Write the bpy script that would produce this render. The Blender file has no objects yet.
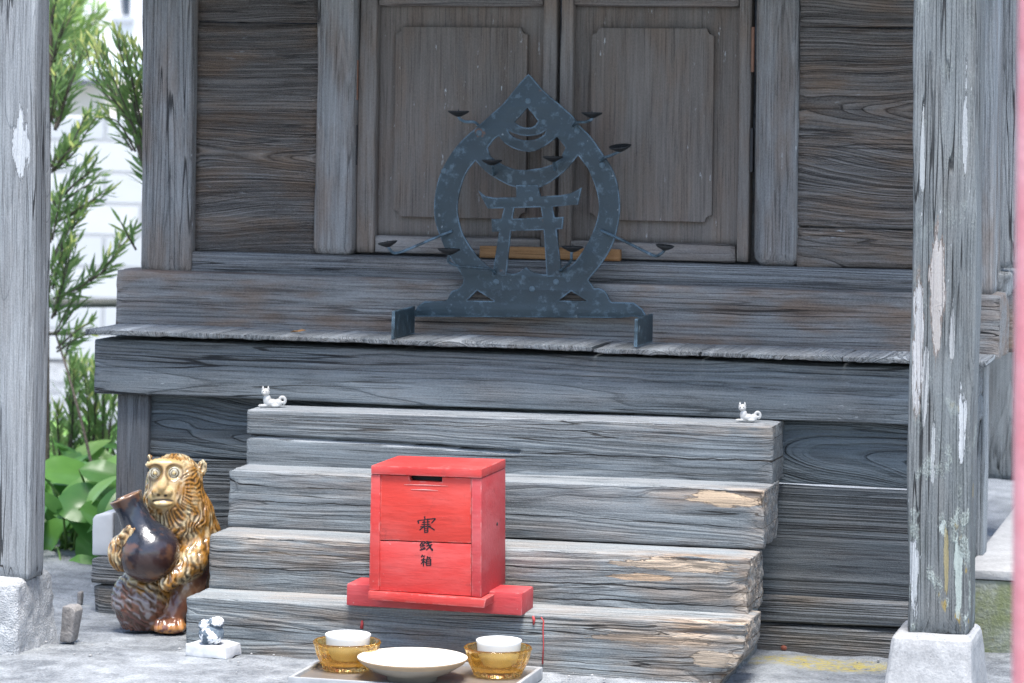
import bpy, bmesh, math, random
import numpy as np
from mathutils import Vector, Matrix
R = math.radians
random.seed(7)
scn = bpy.context.scene
C = scn.collection

# ------------------------------------------------------------------ camera model
F = 3100.0            # focal length in pixels of a 1024 px wide frame
YAW = R(14.7)         # the photographer stands to the right and looks left
ROLL = R(0.77)
CX, CY = 512.0, 100.0 # principal point: lens shifted down, uprights stay parallel
CH = 0.83             # camera height
fw = np.array([-math.sin(YAW), math.cos(YAW), 0.0])
rt0 = np.array([math.cos(YAW), math.sin(YAW), 0.0])
up0 = np.array([0.0, 0.0, 1.0])
rt = rt0*math.cos(ROLL) + up0*math.sin(ROLL)
up = up0*math.cos(ROLL) - rt0*math.sin(ROLL)
def ray(px, py):
    return fw + rt*((px-CX)/F) - up*((py-CY)/F)
# skirt board foot (760,648) lies at Y=0, Z=0
r0 = ray(760, 648)
t0 = -CH/r0[2]
CAM = np.array([0.0, -t0*r0[1], CH])
CAM[0] = -(ray(512, 400)[0]*(-CAM[1]/ray(512, 400)[1]))
def P(px, py, Y):
    r = ray(px, py); t = (Y-CAM[1])/r[1]
    return CAM + r*t
def X(px, py, Y): return float(P(px, py, Y)[0])
def Z(px, py, Y): return float(P(px, py, Y)[2])
def G(px, py, z=0.0):
    r = ray(px, py); t = (z-CAM[2])/r[2]
    return CAM + r*t
def scale_at(p):
    return F/float(np.dot(np.asarray(p)-CAM, fw))      # px per metre

# ------------------------------------------------------------------ numpy noise
def _h(i, j, k, s):
    n = (i*374761393 + j*668265263 + k*2147483647 + s*1274126177) & 0xFFFFFFFF
    n = ((n ^ (n >> 13))*1274126177) & 0xFFFFFFFF
    n = n ^ (n >> 16)
    return (n & 0xFFFF)/65535.0
def vnoise(p, s=0):
    p = np.asarray(p, float); f = np.floor(p); i = f.astype(np.int64); t = p-f; t = t*t*(3-2*t)
    out = 0
    for a in (0, 1):
        for b in (0, 1):
            for c in (0, 1):
                w = (t[:, 0] if a else 1-t[:, 0])*(t[:, 1] if b else 1-t[:, 1])*(t[:, 2] if c else 1-t[:, 2])
                out = out + w*_h(i[:, 0]+a, i[:, 1]+b, i[:, 2]+c, s)
    return out
def fbm(p, s=0, o=3):
    a, tot, v = 1.0, 0.0, 0
    p = np.asarray(p, float)
    for k in range(o):
        v = v + a*vnoise(p*(2**k), s+k*17); tot += a; a *= .5
    return v/tot
def sstep(a, b, x):
    t = np.clip((x-a)/(b-a), 0, 1); return t*t*(3-2*t)

# ------------------------------------------------------------------ object helpers
WL = {}
def thing(name, label, cat, loc=(0, 0, 0), group=None, kind=None):
    o = bpy.data.objects.new(name, None); C.objects.link(o)
    o.location = loc; o.empty_display_size = .05
    o['label'] = label; o['category'] = cat
    if group: o['group'] = group
    if kind: o['kind'] = kind
    WL[o.name] = np.array(loc, float)
    return o
def tag(o, label=None, cat=None, group=None, kind=None):
    if label: o['label'] = label
    if cat: o['category'] = cat
    if group: o['group'] = group
    if kind: o['kind'] = kind
    return o
def obj(name, v, f, m, parent=None, smooth=True, loc=None, attrs=None):
    v = np.asarray(v, float)
    if parent is not None: base = WL[parent.name]
    else: base = np.array(loc if loc is not None else (0, 0, 0), float)
    me = bpy.data.meshes.new(name)
    me.from_pydata((v-base).tolist(), [], f if isinstance(f, list) else f.tolist())
    if smooth: me.polygons.foreach_set('use_smooth', [True]*len(me.polygons))
    if attrs:
        for k, a in attrs.items():
            a = np.asarray(a, float)
            if a.ndim == 1:
                at = me.attributes.new(k, 'FLOAT', 'POINT'); at.data.foreach_set('value', a)
            else:
                at = me.attributes.new(k, 'FLOAT_COLOR', 'POINT')
                at.data.foreach_set('color', np.hstack([a, np.ones((len(a), 1))]).ravel())
    me.materials.append(m); me.update()
    o = bpy.data.objects.new(name, me); C.objects.link(o)
    if parent is not None: o.parent = parent; WL[o.name] = base
    else: o.location = base; WL[o.name] = base
    return o
def from_bm(name, bm, m, parent=None, smooth=False, loc=None, attrs=None):
    bmesh.ops.recalc_face_normals(bm, faces=bm.faces[:])
    bm.verts.index_update()
    v = np.array([q.co[:] for q in bm.verts]); f = [[q.index for q in fc.verts] for fc in bm.faces]
    bm.free()
    return obj(name, v, f, m, parent, smooth, loc, attrs)
def autosmooth(o, deg=35):
    me = o.data
    bm = bmesh.new(); bm.from_mesh(me)
    for e in bm.edges:
        e.smooth = not (len(e.link_faces) == 2 and e.calc_face_angle(0) > R(deg))
    for f in bm.faces: f.smooth = True
    bm.to_mesh(me); bm.free(); return o
def prism_bm(poly, Yf, Yb, bevel=0.0, seg=2, bm=None):
    """poly: list of (X,Z); straight prism from Yf back to Yb."""
    b2 = bmesh.new()
    a = [b2.verts.new((x, Yf, z)) for x, z in poly]; c = [b2.verts.new((x, Yb, z)) for x, z in poly]
    n = len(poly)
    b2.faces.new(a); b2.faces.new(c[::-1])
    for i in range(n):
        b2.faces.new((a[i], c[i], c[(i+1) % n], a[(i+1) % n]))
    bmesh.ops.recalc_face_normals(b2, faces=b2.faces[:])
    if bevel > 0:
        bmesh.ops.bevel(b2, geom=b2.edges[:], offset=bevel, segments=seg, profile=.6, affect='EDGES', clamp_overlap=True)
    if bm is None: return b2
    me = bpy.data.meshes.new('t'); b2.to_mesh(me); b2.free(); bm.from_mesh(me); bpy.data.meshes.remove(me)
    return bm
def box_poly(x0, x1, z0, z1): return [(x0, z0), (x1, z0), (x1, z1), (x0, z1)]
def pxpoly(pts, Y): return [(X(a, b, Y), Z(a, b, Y)) for a, b in pts]
def lathe(prof, c, n=48, wob=None, axis=None):
    """prof: list (r,z). closed at r=0 ends."""
    v, f = [], []
    idx = []
    for (r, z) in prof:
        if r < 1e-7:
            idx.append([len(v)]); v.append((0, 0, z))
        else:
            row = []
            for k in range(n):
                a = 2*math.pi*k/n
                rr = r*(wob(a, r, z) if wob else 1)
                row.append(len(v)); v.append((rr*math.cos(a), rr*math.sin(a), z))
            idx.append(row)
    for a, b in zip(idx[:-1], idx[1:]):
        for k in range(n):
            k2 = (k+1) % n
            if len(a) == 1 and len(b) == 1: continue
            if len(a) == 1: f.append([a[0], b[k2], b[k]])
            elif len(b) == 1: f.append([a[k], a[k2], b[0]])
            else: f.append([a[k], a[k2], b[k2], b[k]])
    v = np.array(v, float)
    if axis is not None:
        q = Vector((0, 0, 1)).rotation_difference(Vector(axis)).to_matrix()
        v = v @ np.array(q).T
    return v + np.array(c, float), f
def tube(pts, rad, n=8, caps=True):
    pts = [Vector(p) for p in pts]
    if not hasattr(rad, '__len__'): rad = [rad]*len(pts)
    v, f = [], []
    prev = None
    for i, p in enumerate(pts):
        d = (pts[min(i+1, len(pts)-1)]-pts[max(i-1, 0)]).normalized()
        if prev is None:
            a = d.orthogonal().normalized()
        else:
            a = (prev - d*prev.dot(d)).normalized()
        prev = a; b = d.cross(a)
        for k in range(n):
            t = 2*math.pi*k/n
            v.append(tuple(p + (a*math.cos(t)+b*math.sin(t))*rad[i]))
    for i in range(len(pts)-1):
        for k in range(n):
            k2 = (k+1) % n
            f.append([i*n+k, i*n+k2, (i+1)*n+k2, (i+1)*n+k])
    if caps:
        f.append(list(range(n))[::-1]); f.append([(len(pts)-1)*n+k for k in range(n)])
    return np.array(v), f
def smooth_path(pts, k=6):
    pts = [np.array(p, float) for p in pts]
    out = []
    for i in range(len(pts)-1):
        p0, p1, p2, p3 = pts[max(i-1, 0)], pts[i], pts[i+1], pts[min(i+2, len(pts)-1)]
        for j in range(k):
            t = j/k
            out.append(.5*((2*p1)+(-p0+p2)*t+(2*p0-5*p1+4*p2-p3)*t*t+(-p0+3*p1-3*p2+p3)*t**3))
    out.append(pts[-1]); return out
def join(parts):
    V, Fc, n = [], [], 0
    for v, f in parts:
        V.append(np.asarray(v)); Fc += [[i+n for i in q] for q in f]; n += len(v)
    return np.vstack(V), Fc

# ------------------------------------------------------------------ node helpers
class NT:
    def __init__(s, name, rough=.8, spec=.3):
        s.m = bpy.data.materials.new(name); s.m.use_nodes = True
        s.t = s.m.node_tree; s.t.nodes.clear()
        s.out = s.t.nodes.new('ShaderNodeOutputMaterial')
        s.b = s.t.nodes.new('ShaderNodeBsdfPrincipled')
        s.t.links.new(s.b.outputs[0], s.out.inputs[0])
        s.b.inputs['Roughness'].default_value = rough
        s.b.inputs['Specular IOR Level'].default_value = spec
    def new(s, k): return s.t.nodes.new(k)
    def lk(s, a, b):
        if hasattr(a, 'is_output'): s.t.links.new(a, b)
        else: b.default_value = a
    def math(s, op, a, b=0.0, c=None, clamp=False):
        n = s.new('ShaderNodeMath'); n.operation = op; n.use_clamp = clamp
        s.lk(a, n.inputs[0]); s.lk(b, n.inputs[1])
        if c is not None: s.lk(c, n.inputs[2])
        return n.outputs[0]
    def vmul(s, v, k):
        n = s.new('ShaderNodeVectorMath'); n.operation = 'MULTIPLY'; s.lk(v, n.inputs[0]); n.inputs[1].default_value = k
        return n.outputs[0]
    def vadd(s, v, k):
        n = s.new('ShaderNodeVectorMath'); n.operation = 'ADD'; s.lk(v, n.inputs[0]); n.inputs[1].default_value = k
        return n.outputs[0]
    def noise(s, v, scale=1.0, detail=2.0, rough=.5, dist=0.0, col=False):
        n = s.new('ShaderNodeTexNoise'); s.lk(v, n.inputs['Vector'])
        n.inputs['Scale'].default_value = scale; n.inputs['Detail'].default_value = detail
        n.inputs['Roughness'].default_value = rough; n.inputs['Distortion'].default_value = dist
        return n.outputs['Color' if col else 'Fac']
    def ramp(s, x, lo, hi):
        n = s.new('ShaderNodeMapRange'); n.interpolation_type = 'SMOOTHSTEP'
        s.lk(x, n.inputs[0]); n.inputs[1].default_value = lo; n.inputs[2].default_value = hi
        return n.outputs[0]
    def mix(s, fac, a, b):
        n = s.new('ShaderNodeMix'); n.data_type = 'RGBA'
        s.lk(fac, n.inputs[0])
        for q, i in ((a, 6), (b, 7)):
            if hasattr(q, 'is_output'): s.t.links.new(q, n.inputs[i])
            else: n.inputs[i].default_value = (*q, 1)
        return n.outputs[2]
    def coord(s, k='Object'):
        return s.new('ShaderNodeTexCoord').outputs[k]
    def attr(s, name, o='Fac'):
        n = s.new('ShaderNodeAttribute'); n.attribute_name = name; return n.outputs[o]
    def col(s, c):
        if hasattr(c, 'is_output'): s.t.links.new(c, s.b.inputs['Base Color'])
        else: s.b.inputs['Base Color'].default_value = (*c, 1)
    def bump(s, h, dist=.002, strength=1.0):
        n = s.new('ShaderNodeBump'); n.inputs['Distance'].default_value = dist; n.inputs['Strength'].default_value = strength
        s.lk(h, n.inputs['Height']); s.t.links.new(n.outputs[0], s.b.inputs['Normal'])

def wood(name, axis='X', seed=0, dark=(.05, .055, .06), light=(.2, .215, .225), brown=(.11, .085, .065), brown_amt=.3,
         ring=.006, pith=(.02, .06), wave=.035, ridge=.6, crack=1.0, fleck=.35, bump=.0018, rot=False, lichen=0.0, peel=None,
         fleck_col=(.5, .53, .54), pk=4.2, con=.86, dust=0.0, peel_w=None, splits=(), wavelen=.65, scale=1.0):
    n = NT(name, .82, .25)
    rnd = random.Random(seed)
    sp = n.new('ShaderNodeSeparateXYZ'); n.lk(n.coord(), sp.inputs[0])
    x, y, z = sp.outputs
    u, v, w = {'X': (x, z, y), 'Z': (z, x, y), 'Y': (y, z, x)}[axis]
    cb = n.new('ShaderNodeCombineXYZ'); n.lk(u, cb.inputs[0]); n.lk(v, cb.inputs[1]); n.lk(w, cb.inputs[2])
    A = n.vadd(cb.outputs[0], (rnd.uniform(-9, 9), rnd.uniform(-9, 9), rnd.uniform(-9, 9)))
    big = n.noise(n.vmul(A, (wavelen, wavelen*3.2, wavelen*3.2)), 1, 1.5, .45)
    med = n.noise(n.vmul(A, (wavelen*4, wavelen*14, wavelen*14)), 1, 1, .5)
    dv = n.math('SUBTRACT', v, pith[0]); dw = n.math('SUBTRACT', w, pith[1])
    r = n.math('SQRT', n.math('ADD', n.math('MULTIPLY', dv, dv), n.math('MULTIPLY', dw, dw)))
    r = n.math('ADD', r, n.math('MULTIPLY', n.math('SUBTRACT', big, .5), wave*2.4))
    r = n.math('ADD', r, n.math('MULTIPLY', n.math('SUBTRACT', med, .5), wave*.16))
    ph = n.math('DIVIDE', r, ring)
    nr = n.new('ShaderNodeTexNoise'); nr.noise_dimensions = '1D'; n.lk(n.math('MULTIPLY', ph, .55), nr.inputs['W']); nr.inputs['Detail'].default_value = 1
    ph = n.math('ADD', ph, n.math('MULTIPLY', nr.outputs['Fac'], 2.2))
    fr = n.math('FRACT', ph)
    late = n.math('MULTIPLY', n.ramp(fr, .25, .8), n.ramp(fr, 1.0, .86))
    rid = n.noise(n.math('FLOOR', ph), 3.7, 0)  # each ring its own weight
    late = n.math('MULTIPLY', late, n.math('MULTIPLY_ADD', rid, .9, .35))
    fib = n.noise(n.vmul(A, (11*scale, 430*scale, 430*scale)), 1, 3, .65)
    fib2 = n.noise(n.vmul(A, (4*scale, 120*scale, 120*scale)), 1, 4.5, .65)
    grit = n.noise(n.vmul(A, (330, 640, 640)), 1, 3, .7)
    blo = n.noise(n.vmul(A, (3.2, 9, 9)), 1, 3.5, .55)
    blo2 = n.noise(n.vmul(A, (7, 26, 26)), 1, 3.5, .6)
    seam = n.math('MULTIPLY', n.math('ADD', n.ramp(fr, .11, .02), n.ramp(fr, .94, 1.0), clamp=True), n.math('MULTIPLY_ADD', rid, 1.2, .05))
    hair = n.math('MULTIPLY', n.ramp(fib, .44, .34), n.ramp(blo2, .3, .55))     # fine dark pores
    t = n.math('ADD', n.math('MULTIPLY', late, ridge*.5), n.math('MULTIPLY', n.math('SUBTRACT', fib2, .47), 1.0))
    t = n.math('ADD', t, n.math('MULTIPLY', n.math('SUBTRACT', fib, .48), 1.1))
    t = n.math('ADD', t, n.math('MULTIPLY', n.math('SUBTRACT', grit, .5), 1.1))
    t = n.math('ADD', t, n.math('MULTIPLY', n.math('SUBTRACT', blo, .45), 1.0))
    t = n.math('SUBTRACT', t, n.math('MULTIPLY', seam, ridge*.55))
    t = n.math('SUBTRACT', t, n.math('MULTIPLY', hair, .35))
    t = n.math('MULTIPLY_ADD', t, con, .36+.06*(1-con), clamp=True)
    c = n.mix(t, dark, light)
    bm_ = n.math('MULTIPLY', n.ramp(blo2, .38, .72), brown_amt*1.6, clamp=True)
    bcol = n.mix(t, tuple(q*.55 for q in brown), tuple(min(1, q*1.7) for q in brown))
    c = n.mix(bm_, c, bcol)
    # checks running with the grain
    ck = n.noise(n.vmul(A, (1.6, 62, 62)), 1, 1.5, .5)
    gate = n.ramp(n.noise(n.vmul(A, (2.1, 15, 15)), 1, 1), .45, .6)
    line = n.math('MULTIPLY', n.ramp(n.math('ABSOLUTE', n.math('SUBTRACT', ck, .5)), .013, .003), gate)
    line = n.math('MULTIPLY', line, min(1.0, crack))
    c = n.mix(n.math('MULTIPLY', line, .85), c, (.012, .012, .013))
    fl = n.noise(n.vmul(A, (34, 170, 170)), 1, 3, .65)
    flm = n.math('MULTIPLY', n.ramp(fl, .66, .74), n.ramp(n.noise(n.vmul(A, (5, 12, 12)), 1, 1), .45, .62))
    flm = n.math('MULTIPLY', flm, fleck)
    c = n.mix(flm, c, fleck_col)
    h = n.math('ADD', n.math('MULTIPLY', late, ridge*1.0), n.math('MULTIPLY', fib2, .4))
    h = n.math('ADD', h, n.math('MULTIPLY', grit, .35))
    h = n.math('SUBTRACT', n.math('ADD', h, n.math('MULTIPLY', fib, .5)), n.math('MULTIPLY', seam, ridge*.9))
    h = n.math('SUBTRACT', h, n.math('MULTIPLY', line, 2.2))
    for (u0, u1, v0_, v1_, wd) in splits:      # long drying splits
        tt = n.math('DIVIDE', n.math('SUBTRACT', u, u0), u1-u0)
        cen_ = n.math('MULTIPLY_ADD', tt, v1_-v0_, v0_)
        wv = n.math('MULTIPLY', n.math('SUBTRACT', n.noise(n.vmul(A, (9, 3, 3)), 1, 3, .6), .5), .016)
        dd = n.math('ABSOLUTE', n.math('SUBTRACT', v, n.math('ADD', cen_, wv)))
        wn_ = n.math('MULTIPLY', n.ramp(tt, 0, .25), n.ramp(tt, 1.0, .75)) if wd > 0 else 1.0
        wd = abs(wd)
        ins_ = n.math('MULTIPLY', n.math('GREATER_THAN', tt, 0), n.math('LESS_THAN', tt, 1))
        sm_ = n.math('MULTIPLY', n.math('LESS_THAN', dd, n.math('MULTIPLY', n.math('MULTIPLY_ADD', n.noise(n.vmul(A, (14, 3, 3)), 1, 2), 1.6, .1), n.math('MULTIPLY', wn_, wd))), ins_)
        c = n.mix(n.math('MULTIPLY', sm_, .93), c, (.012, .012, .013))
        h = n.math('SUBTRACT', h, n.math('MULTIPLY', sm_, 1.5))
    if dust > 0:          # top light painted in: pale, dusty bleach mixed onto up-facing treads and ledge
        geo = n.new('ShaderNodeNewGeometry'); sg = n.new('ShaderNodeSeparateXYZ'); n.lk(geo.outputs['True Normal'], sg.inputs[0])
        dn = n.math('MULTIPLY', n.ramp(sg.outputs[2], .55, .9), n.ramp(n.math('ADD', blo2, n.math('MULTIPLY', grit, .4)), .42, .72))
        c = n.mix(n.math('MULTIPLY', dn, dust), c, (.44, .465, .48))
    if rot:
        ra = n.attr('rot')
        rn = n.noise(n.vmul(A, (18, 130, 130)), 1, 3, .6)
        rm = n.math('MULTIPLY', ra, n.ramp(rn, .3, .55))
        tan = n.mix(n.ramp(fib2, .3, .7), (.15, .095, .06), (.50, .40, .30))
        c = n.mix(rm, c, tan)
        h = n.math('ADD', h, n.math('MULTIPLY', n.math('MULTIPLY', ra, rn), 2.0))
    if lichen > 0:
        zz = n.ramp(z, .55, .1)
        ln = n.noise(n.vmul(n.coord(), (34, 34, 17)), 1, 4, .62)
        lm = n.math('MULTIPLY', n.ramp(ln, .56, .64), n.math('MULTIPLY_ADD', zz, lichen, lichen*.18))
        lm = n.math('MULTIPLY', lm, n.ramp(n.math('ADD', fib2, grit), .75, 1.15))
        c = n.mix(lm, c, (.40, .45, .42))
        l2 = n.noise(n.vadd(n.vmul(n.coord(), (45, 45, 16)), (3.1, 7, 2)), 1, 3, .6)
        c = n.mix(n.math('MULTIPLY', n.ramp(l2, .64, .70), n.math('MULTIPLY', zz, lichen)), c, (.30, .22, .06))
        l3 = n.noise(n.vadd(n.vmul(n.coord(), (12, 12, 6)), (13.1, 7, 2)), 1, 3, .6)
        c = n.mix(n.math('MULTIPLY', n.ramp(l3, .5, .7), n.math('MULTIPLY', zz, lichen*.45)), c, (.07, .085, .05))
        h = n.math('ADD', h, n.math('MULTIPLY', lm, .8))
    if peel:
        for (pv, pu, sv, su, pc, edge) in peel:      # patches where the skin of the wood has come away
            a = n.math('DIVIDE', n.math('SUBTRACT', v, pv), sv); b = n.math('DIVIDE', n.math('SUBTRACT', u, pu), su)
            dd = n.math('ADD', n.math('MULTIPLY', a, a), n.math('MULTIPLY', b, b))
            if peel_w:
                e_ = n.math('DIVIDE', n.math('SUBTRACT', w, peel_w[0]), peel_w[1]); dd = n.math('ADD', dd, n.math('MULTIPLY', e_, e_))
            dd = n.math('ADD', dd, n.math('MULTIPLY', n.math('SUBTRACT', n.noise(n.vmul(A, (16, 110, 110)), 1, 6, .7), .5), pk))
            pm = n.ramp(dd, 1.05, .9)
            if edge: c = n.mix(n.math('MULTIPLY', n.ramp(dd, 1.35, 1.0), .55), c, edge)
            c = n.mix(n.math('MULTIPLY', pm, n.math('MULTIPLY_ADD', n.math('ADD', fib2, grit), .9, -.1), clamp=True), c, pc)
            h = n.math('SUBTRACT', h, n.math('MULTIPLY', pm, .8))
    n.col(c)
    n.lk(n.math('MULTIPLY_ADD', fib2, -.25, .9), n.b.inputs['Roughness'])
    n.bump(h, bump, 1.0)
    return n.m

# ------------------------------------------------------------------ weathered board mesh
def lattice_box(n):
    nx, ny, nz = n
    idx = -np.ones((nx+1, ny+1, nz+1), np.int64)
    I, J, K = np.meshgrid(range(nx+1), range(ny+1), range(nz+1), indexing='ij')
    m = (I == 0) | (I == nx) | (J == 0) | (J == ny) | (K == 0) | (K == nz)
    idx[m] = np.arange(m.sum())
    v = np.stack([I[m]/nx, J[m]/ny, K[m]/nz], 1)
    fs = []
    def q(a, b, c, d, flip):
        s = np.stack([a.ravel(), b.ravel(), c.ravel(), d.ravel()], 1)
        fs.append(s[:, ::-1] if flip else s)
    for i, fl in ((0, True), (nx, False)):
        g = idx[i]; q(g[:-1, :-1], g[1:, :-1], g[1:, 1:], g[:-1, 1:], fl)
    for j, fl in ((0, False), (ny, True)):
        g = idx[:, j]; q(g[:-1, :-1], g[1:, :-1], g[1:, 1:], g[:-1, 1:], fl)
    for k, fl in ((0, True), (nz, False)):
        g = idx[:, :, k]; q(g[:-1, :-1], g[1:, :-1], g[1:, 1:], g[:-1, 1:], fl)
    return v, np.vstack(fs)
def board(name, m, parent, lo, hi, axis='X', r=.003, wear=.0005, rough=.0003, edge=.003, seed=0, ru=.012, rv=.0045,
          rotfn=None, cracks=(), shear=0.0, warp=.0015, taper=None, maxn=(160, 60)):
    lo = np.array(lo, float); hi = np.array(hi, float); s = hi-lo
    ax = 'XYZ'.index(axis)
    nn = [int(np.clip(round(s[k]/(ru if k == ax else rv)), 2, maxn[0] if k == ax else maxn[1])) for k in range(3)]
    v, f = lattice_box(nn)
    # denser near the edges: a cosine blend on the cross axes
    p = lo + v*s
    c = (lo+hi)/2
    rr = min(r, .45*min(s))
    q = np.clip(p, lo+rr, hi-rr); d = p-q
    L = np.linalg.norm(d, axis=1); L[L == 0] = 1
    on = np.sum((v == 0) | (v == 1), axis=1)
    nrm = d/L[:, None]
    p = q + nrm*rr
    k = np.ones(3)*60; k[ax] = 4
    k2 = np.ones(3)*170; k2[ax] = 20
    edg = sstep(0, .022, 0.022-np.partition(np.minimum(p-lo, hi-p), 1, axis=1)[:, 1]+.0)   # 1 at an edge
    n1 = fbm(p*k + seed*3.7, seed, 3)-.5
    n2 = fbm(p*k2 + seed*1.3, seed+5, 2)-.5
    disp = n1*wear*2 + n2*rough*2
    ew = np.maximum(0, fbm(p*np.where(np.arange(3) == ax, 5, 28) + seed, seed+9, 3)-.42)*edge*3*edg
    disp -= ew
    rot = np.zeros(len(p))
    if rotfn is not None:
        rot = rotfn(p)
        kk = np.ones(3)*130; kk[ax] = 14
        chew = fbm(p*kk + 11.3, seed+31, 4)
        disp -= rot*np.maximum(0, chew-.3)*.016
    for (u0, u1, c0, c1, wd, dp) in cracks:        # straight splits on the front face (axis X: c = height)
        uu = p[:, ax]; t = np.clip((uu-u0)/(u1-u0+1e-9), 0, 1)
        cc = c0+(c1-c0)*t + (vnoise(np.stack([uu*9, uu*0, uu*0], 1), seed)-.5)*.006
        oth = 2 if ax == 0 else 0
        g = np.exp(-((p[:, oth]-cc)/wd)**2)*((uu > u0) & (uu < u1))
        disp -= g*dp
    bend = np.zeros_like(p)
    oc = [i for i in range(3) if i != ax]
    for i in oc:
        bend[:, i] = (vnoise(np.stack([p[:, ax]*3+seed*7.1+i, p[:, ax]*0, p[:, ax]*0], 1), seed+i)-.5)*2*warp
    p = p + nrm*disp[:, None] + bend
    if shear: p[:, 2] += (p[:, 0]-c[0])*shear
    if taper is not None: p = taper(p)
    return obj(name, p, f, m, parent, True, attrs={'rot': rot} if rotfn is not None else None)

# ------------------------------------------------------------------ world and light
w = bpy.data.worlds.new('World'); scn.world = w; w.use_nodes = True
wt = w.node_tree; wt.nodes.clear()
sky = wt.nodes.new('ShaderNodeTexSky'); sky.sky_type = 'NISHITA'; sky.sun_disc = False
SUN_EL, SUN_AZ = R(73), R(158)      # azimuth clockwise from +Y
sky.sun_elevation = SUN_EL; sky.sun_rotation = SUN_AZ
sky.air_density = 1.0; sky.dust_density = 2.2; sky.ozone_density = 1.0
bg = wt.nodes.new('ShaderNodeBackground'); bg.inputs[1].default_value = .138
wo = wt.nodes.new('ShaderNodeOutputWorld')
wt.links.new(sky.outputs[0], bg.inputs[0]); wt.links.new(bg.outputs[0], wo.inputs[0])
sl = bpy.data.lights.new('sun', 'SUN'); sl.energy = 3.0; sl.angle = R(22); sl.color = (1, .97, .93)
so = bpy.data.objects.new('sun', sl); C.objects.link(so)
sd = Vector((math.sin(SUN_AZ)*math.cos(SUN_EL), math.cos(SUN_AZ)*math.cos(SUN_EL), math.sin(SUN_EL)))
so.rotation_euler = sd.to_track_quat('Z', 'Y').to_euler(); so.location = (0, -3, 6)

cam = bpy.data.cameras.new('camera'); co = bpy.data.objects.new('camera', cam); C.objects.link(co)
cam.sensor_width = 36; cam.lens = 36*F/1024; cam.clip_end = 500; cam.clip_start = .1
cam.shift_y = -(341.5-CY)/1024
M = Matrix(((rt[0], up[0], -fw[0], CAM[0]), (rt[1], up[1], -fw[1], CAM[1]), (rt[2], up[2], -fw[2], CAM[2]), (0, 0, 0, 1)))
co.matrix_world = M
scn.camera = co
cam.dof.use_dof = True
cam.dof.focus_distance = float(np.dot(P(440, 540, -.42)-CAM, fw))
cam.dof.aperture_fstop = 9.0
scn.view_settings.view_transform = 'Standard'; scn.view_settings.look = 'None'
scn.cycles.use_denoising = True; scn.cycles.denoising_prefilter = 'NONE'
scn.view_settings.exposure = 1.46; scn.view_settings.gamma = 1; scn.view_settings.use_curve_mapping = False

#@@MATERIALS
# ------------------------------------------------------------------ materials
def stone_mat(name, c0, c1, sc=60, bump=.002, moss=0.0, rough=.9, speck=.25):
    n = NT(name, rough, .2)
    o = n.coord()
    a = n.noise(o, sc, 5, .65); b = n.noise(o, sc*.13, 3, .55); g = n.noise(o, sc*5, 2, .6)
    t = n.math('ADD', n.math('MULTIPLY', n.math('SUBTRACT', a, .5), 1.6), n.math('MULTIPLY', n.math('SUBTRACT', b, .5), 1.4))
    t = n.math('ADD', n.math('ADD', t, n.math('MULTIPLY', n.math('SUBTRACT', g, .5), 1.2)), .5, clamp=True)
    c = n.mix(t, c0, c1)
    vo = n.new('ShaderNodeTexVoronoi'); n.lk(o, vo.inputs['Vector']); vo.inputs['Scale'].default_value = sc*3.2
    sp = n.math('MULTIPLY', n.ramp(vo.outputs['Distance'], .22, .12), n.ramp(n.noise(o, sc*1.7, 1), .5, .62))
    c = n.mix(n.math('MULTIPLY', sp, speck), c, (.06, .06, .065))
    if moss > 0:
        q = n.noise(o, 14, 4, .6); q2 = n.noise(n.vadd(o, (3, 5, 1)), 25, 4, .6)
        c = n.mix(n.math('MULTIPLY', n.ramp(q, .34, .6), moss), c, (.16, .19, .075))
        c = n.mix(n.math('MULTIPLY', n.ramp(q2, .55, .68), moss), c, (.27, .23, .06))
    n.col(c)
    n.bump(n.math('ADD', a, n.math('MULTIPLY', g, .6)), bump, 1)
    return n.m
def plain(name, col, rough=.5, spec=.5, var=.15, sc=40, bump=0.0, metal=0.0):
    n = NT(name, rough, spec)
    t = n.noise(n.coord(), sc, 4, .6)
    c = n.mix(t, tuple(q*(1-var) for q in col), tuple(min(1, q*(1+var)) for q in col))
    n.col(c); n.b.inputs['Metallic'].default_value = metal
    if bump: n.bump(t, bump, 1)
    return n.m

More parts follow.
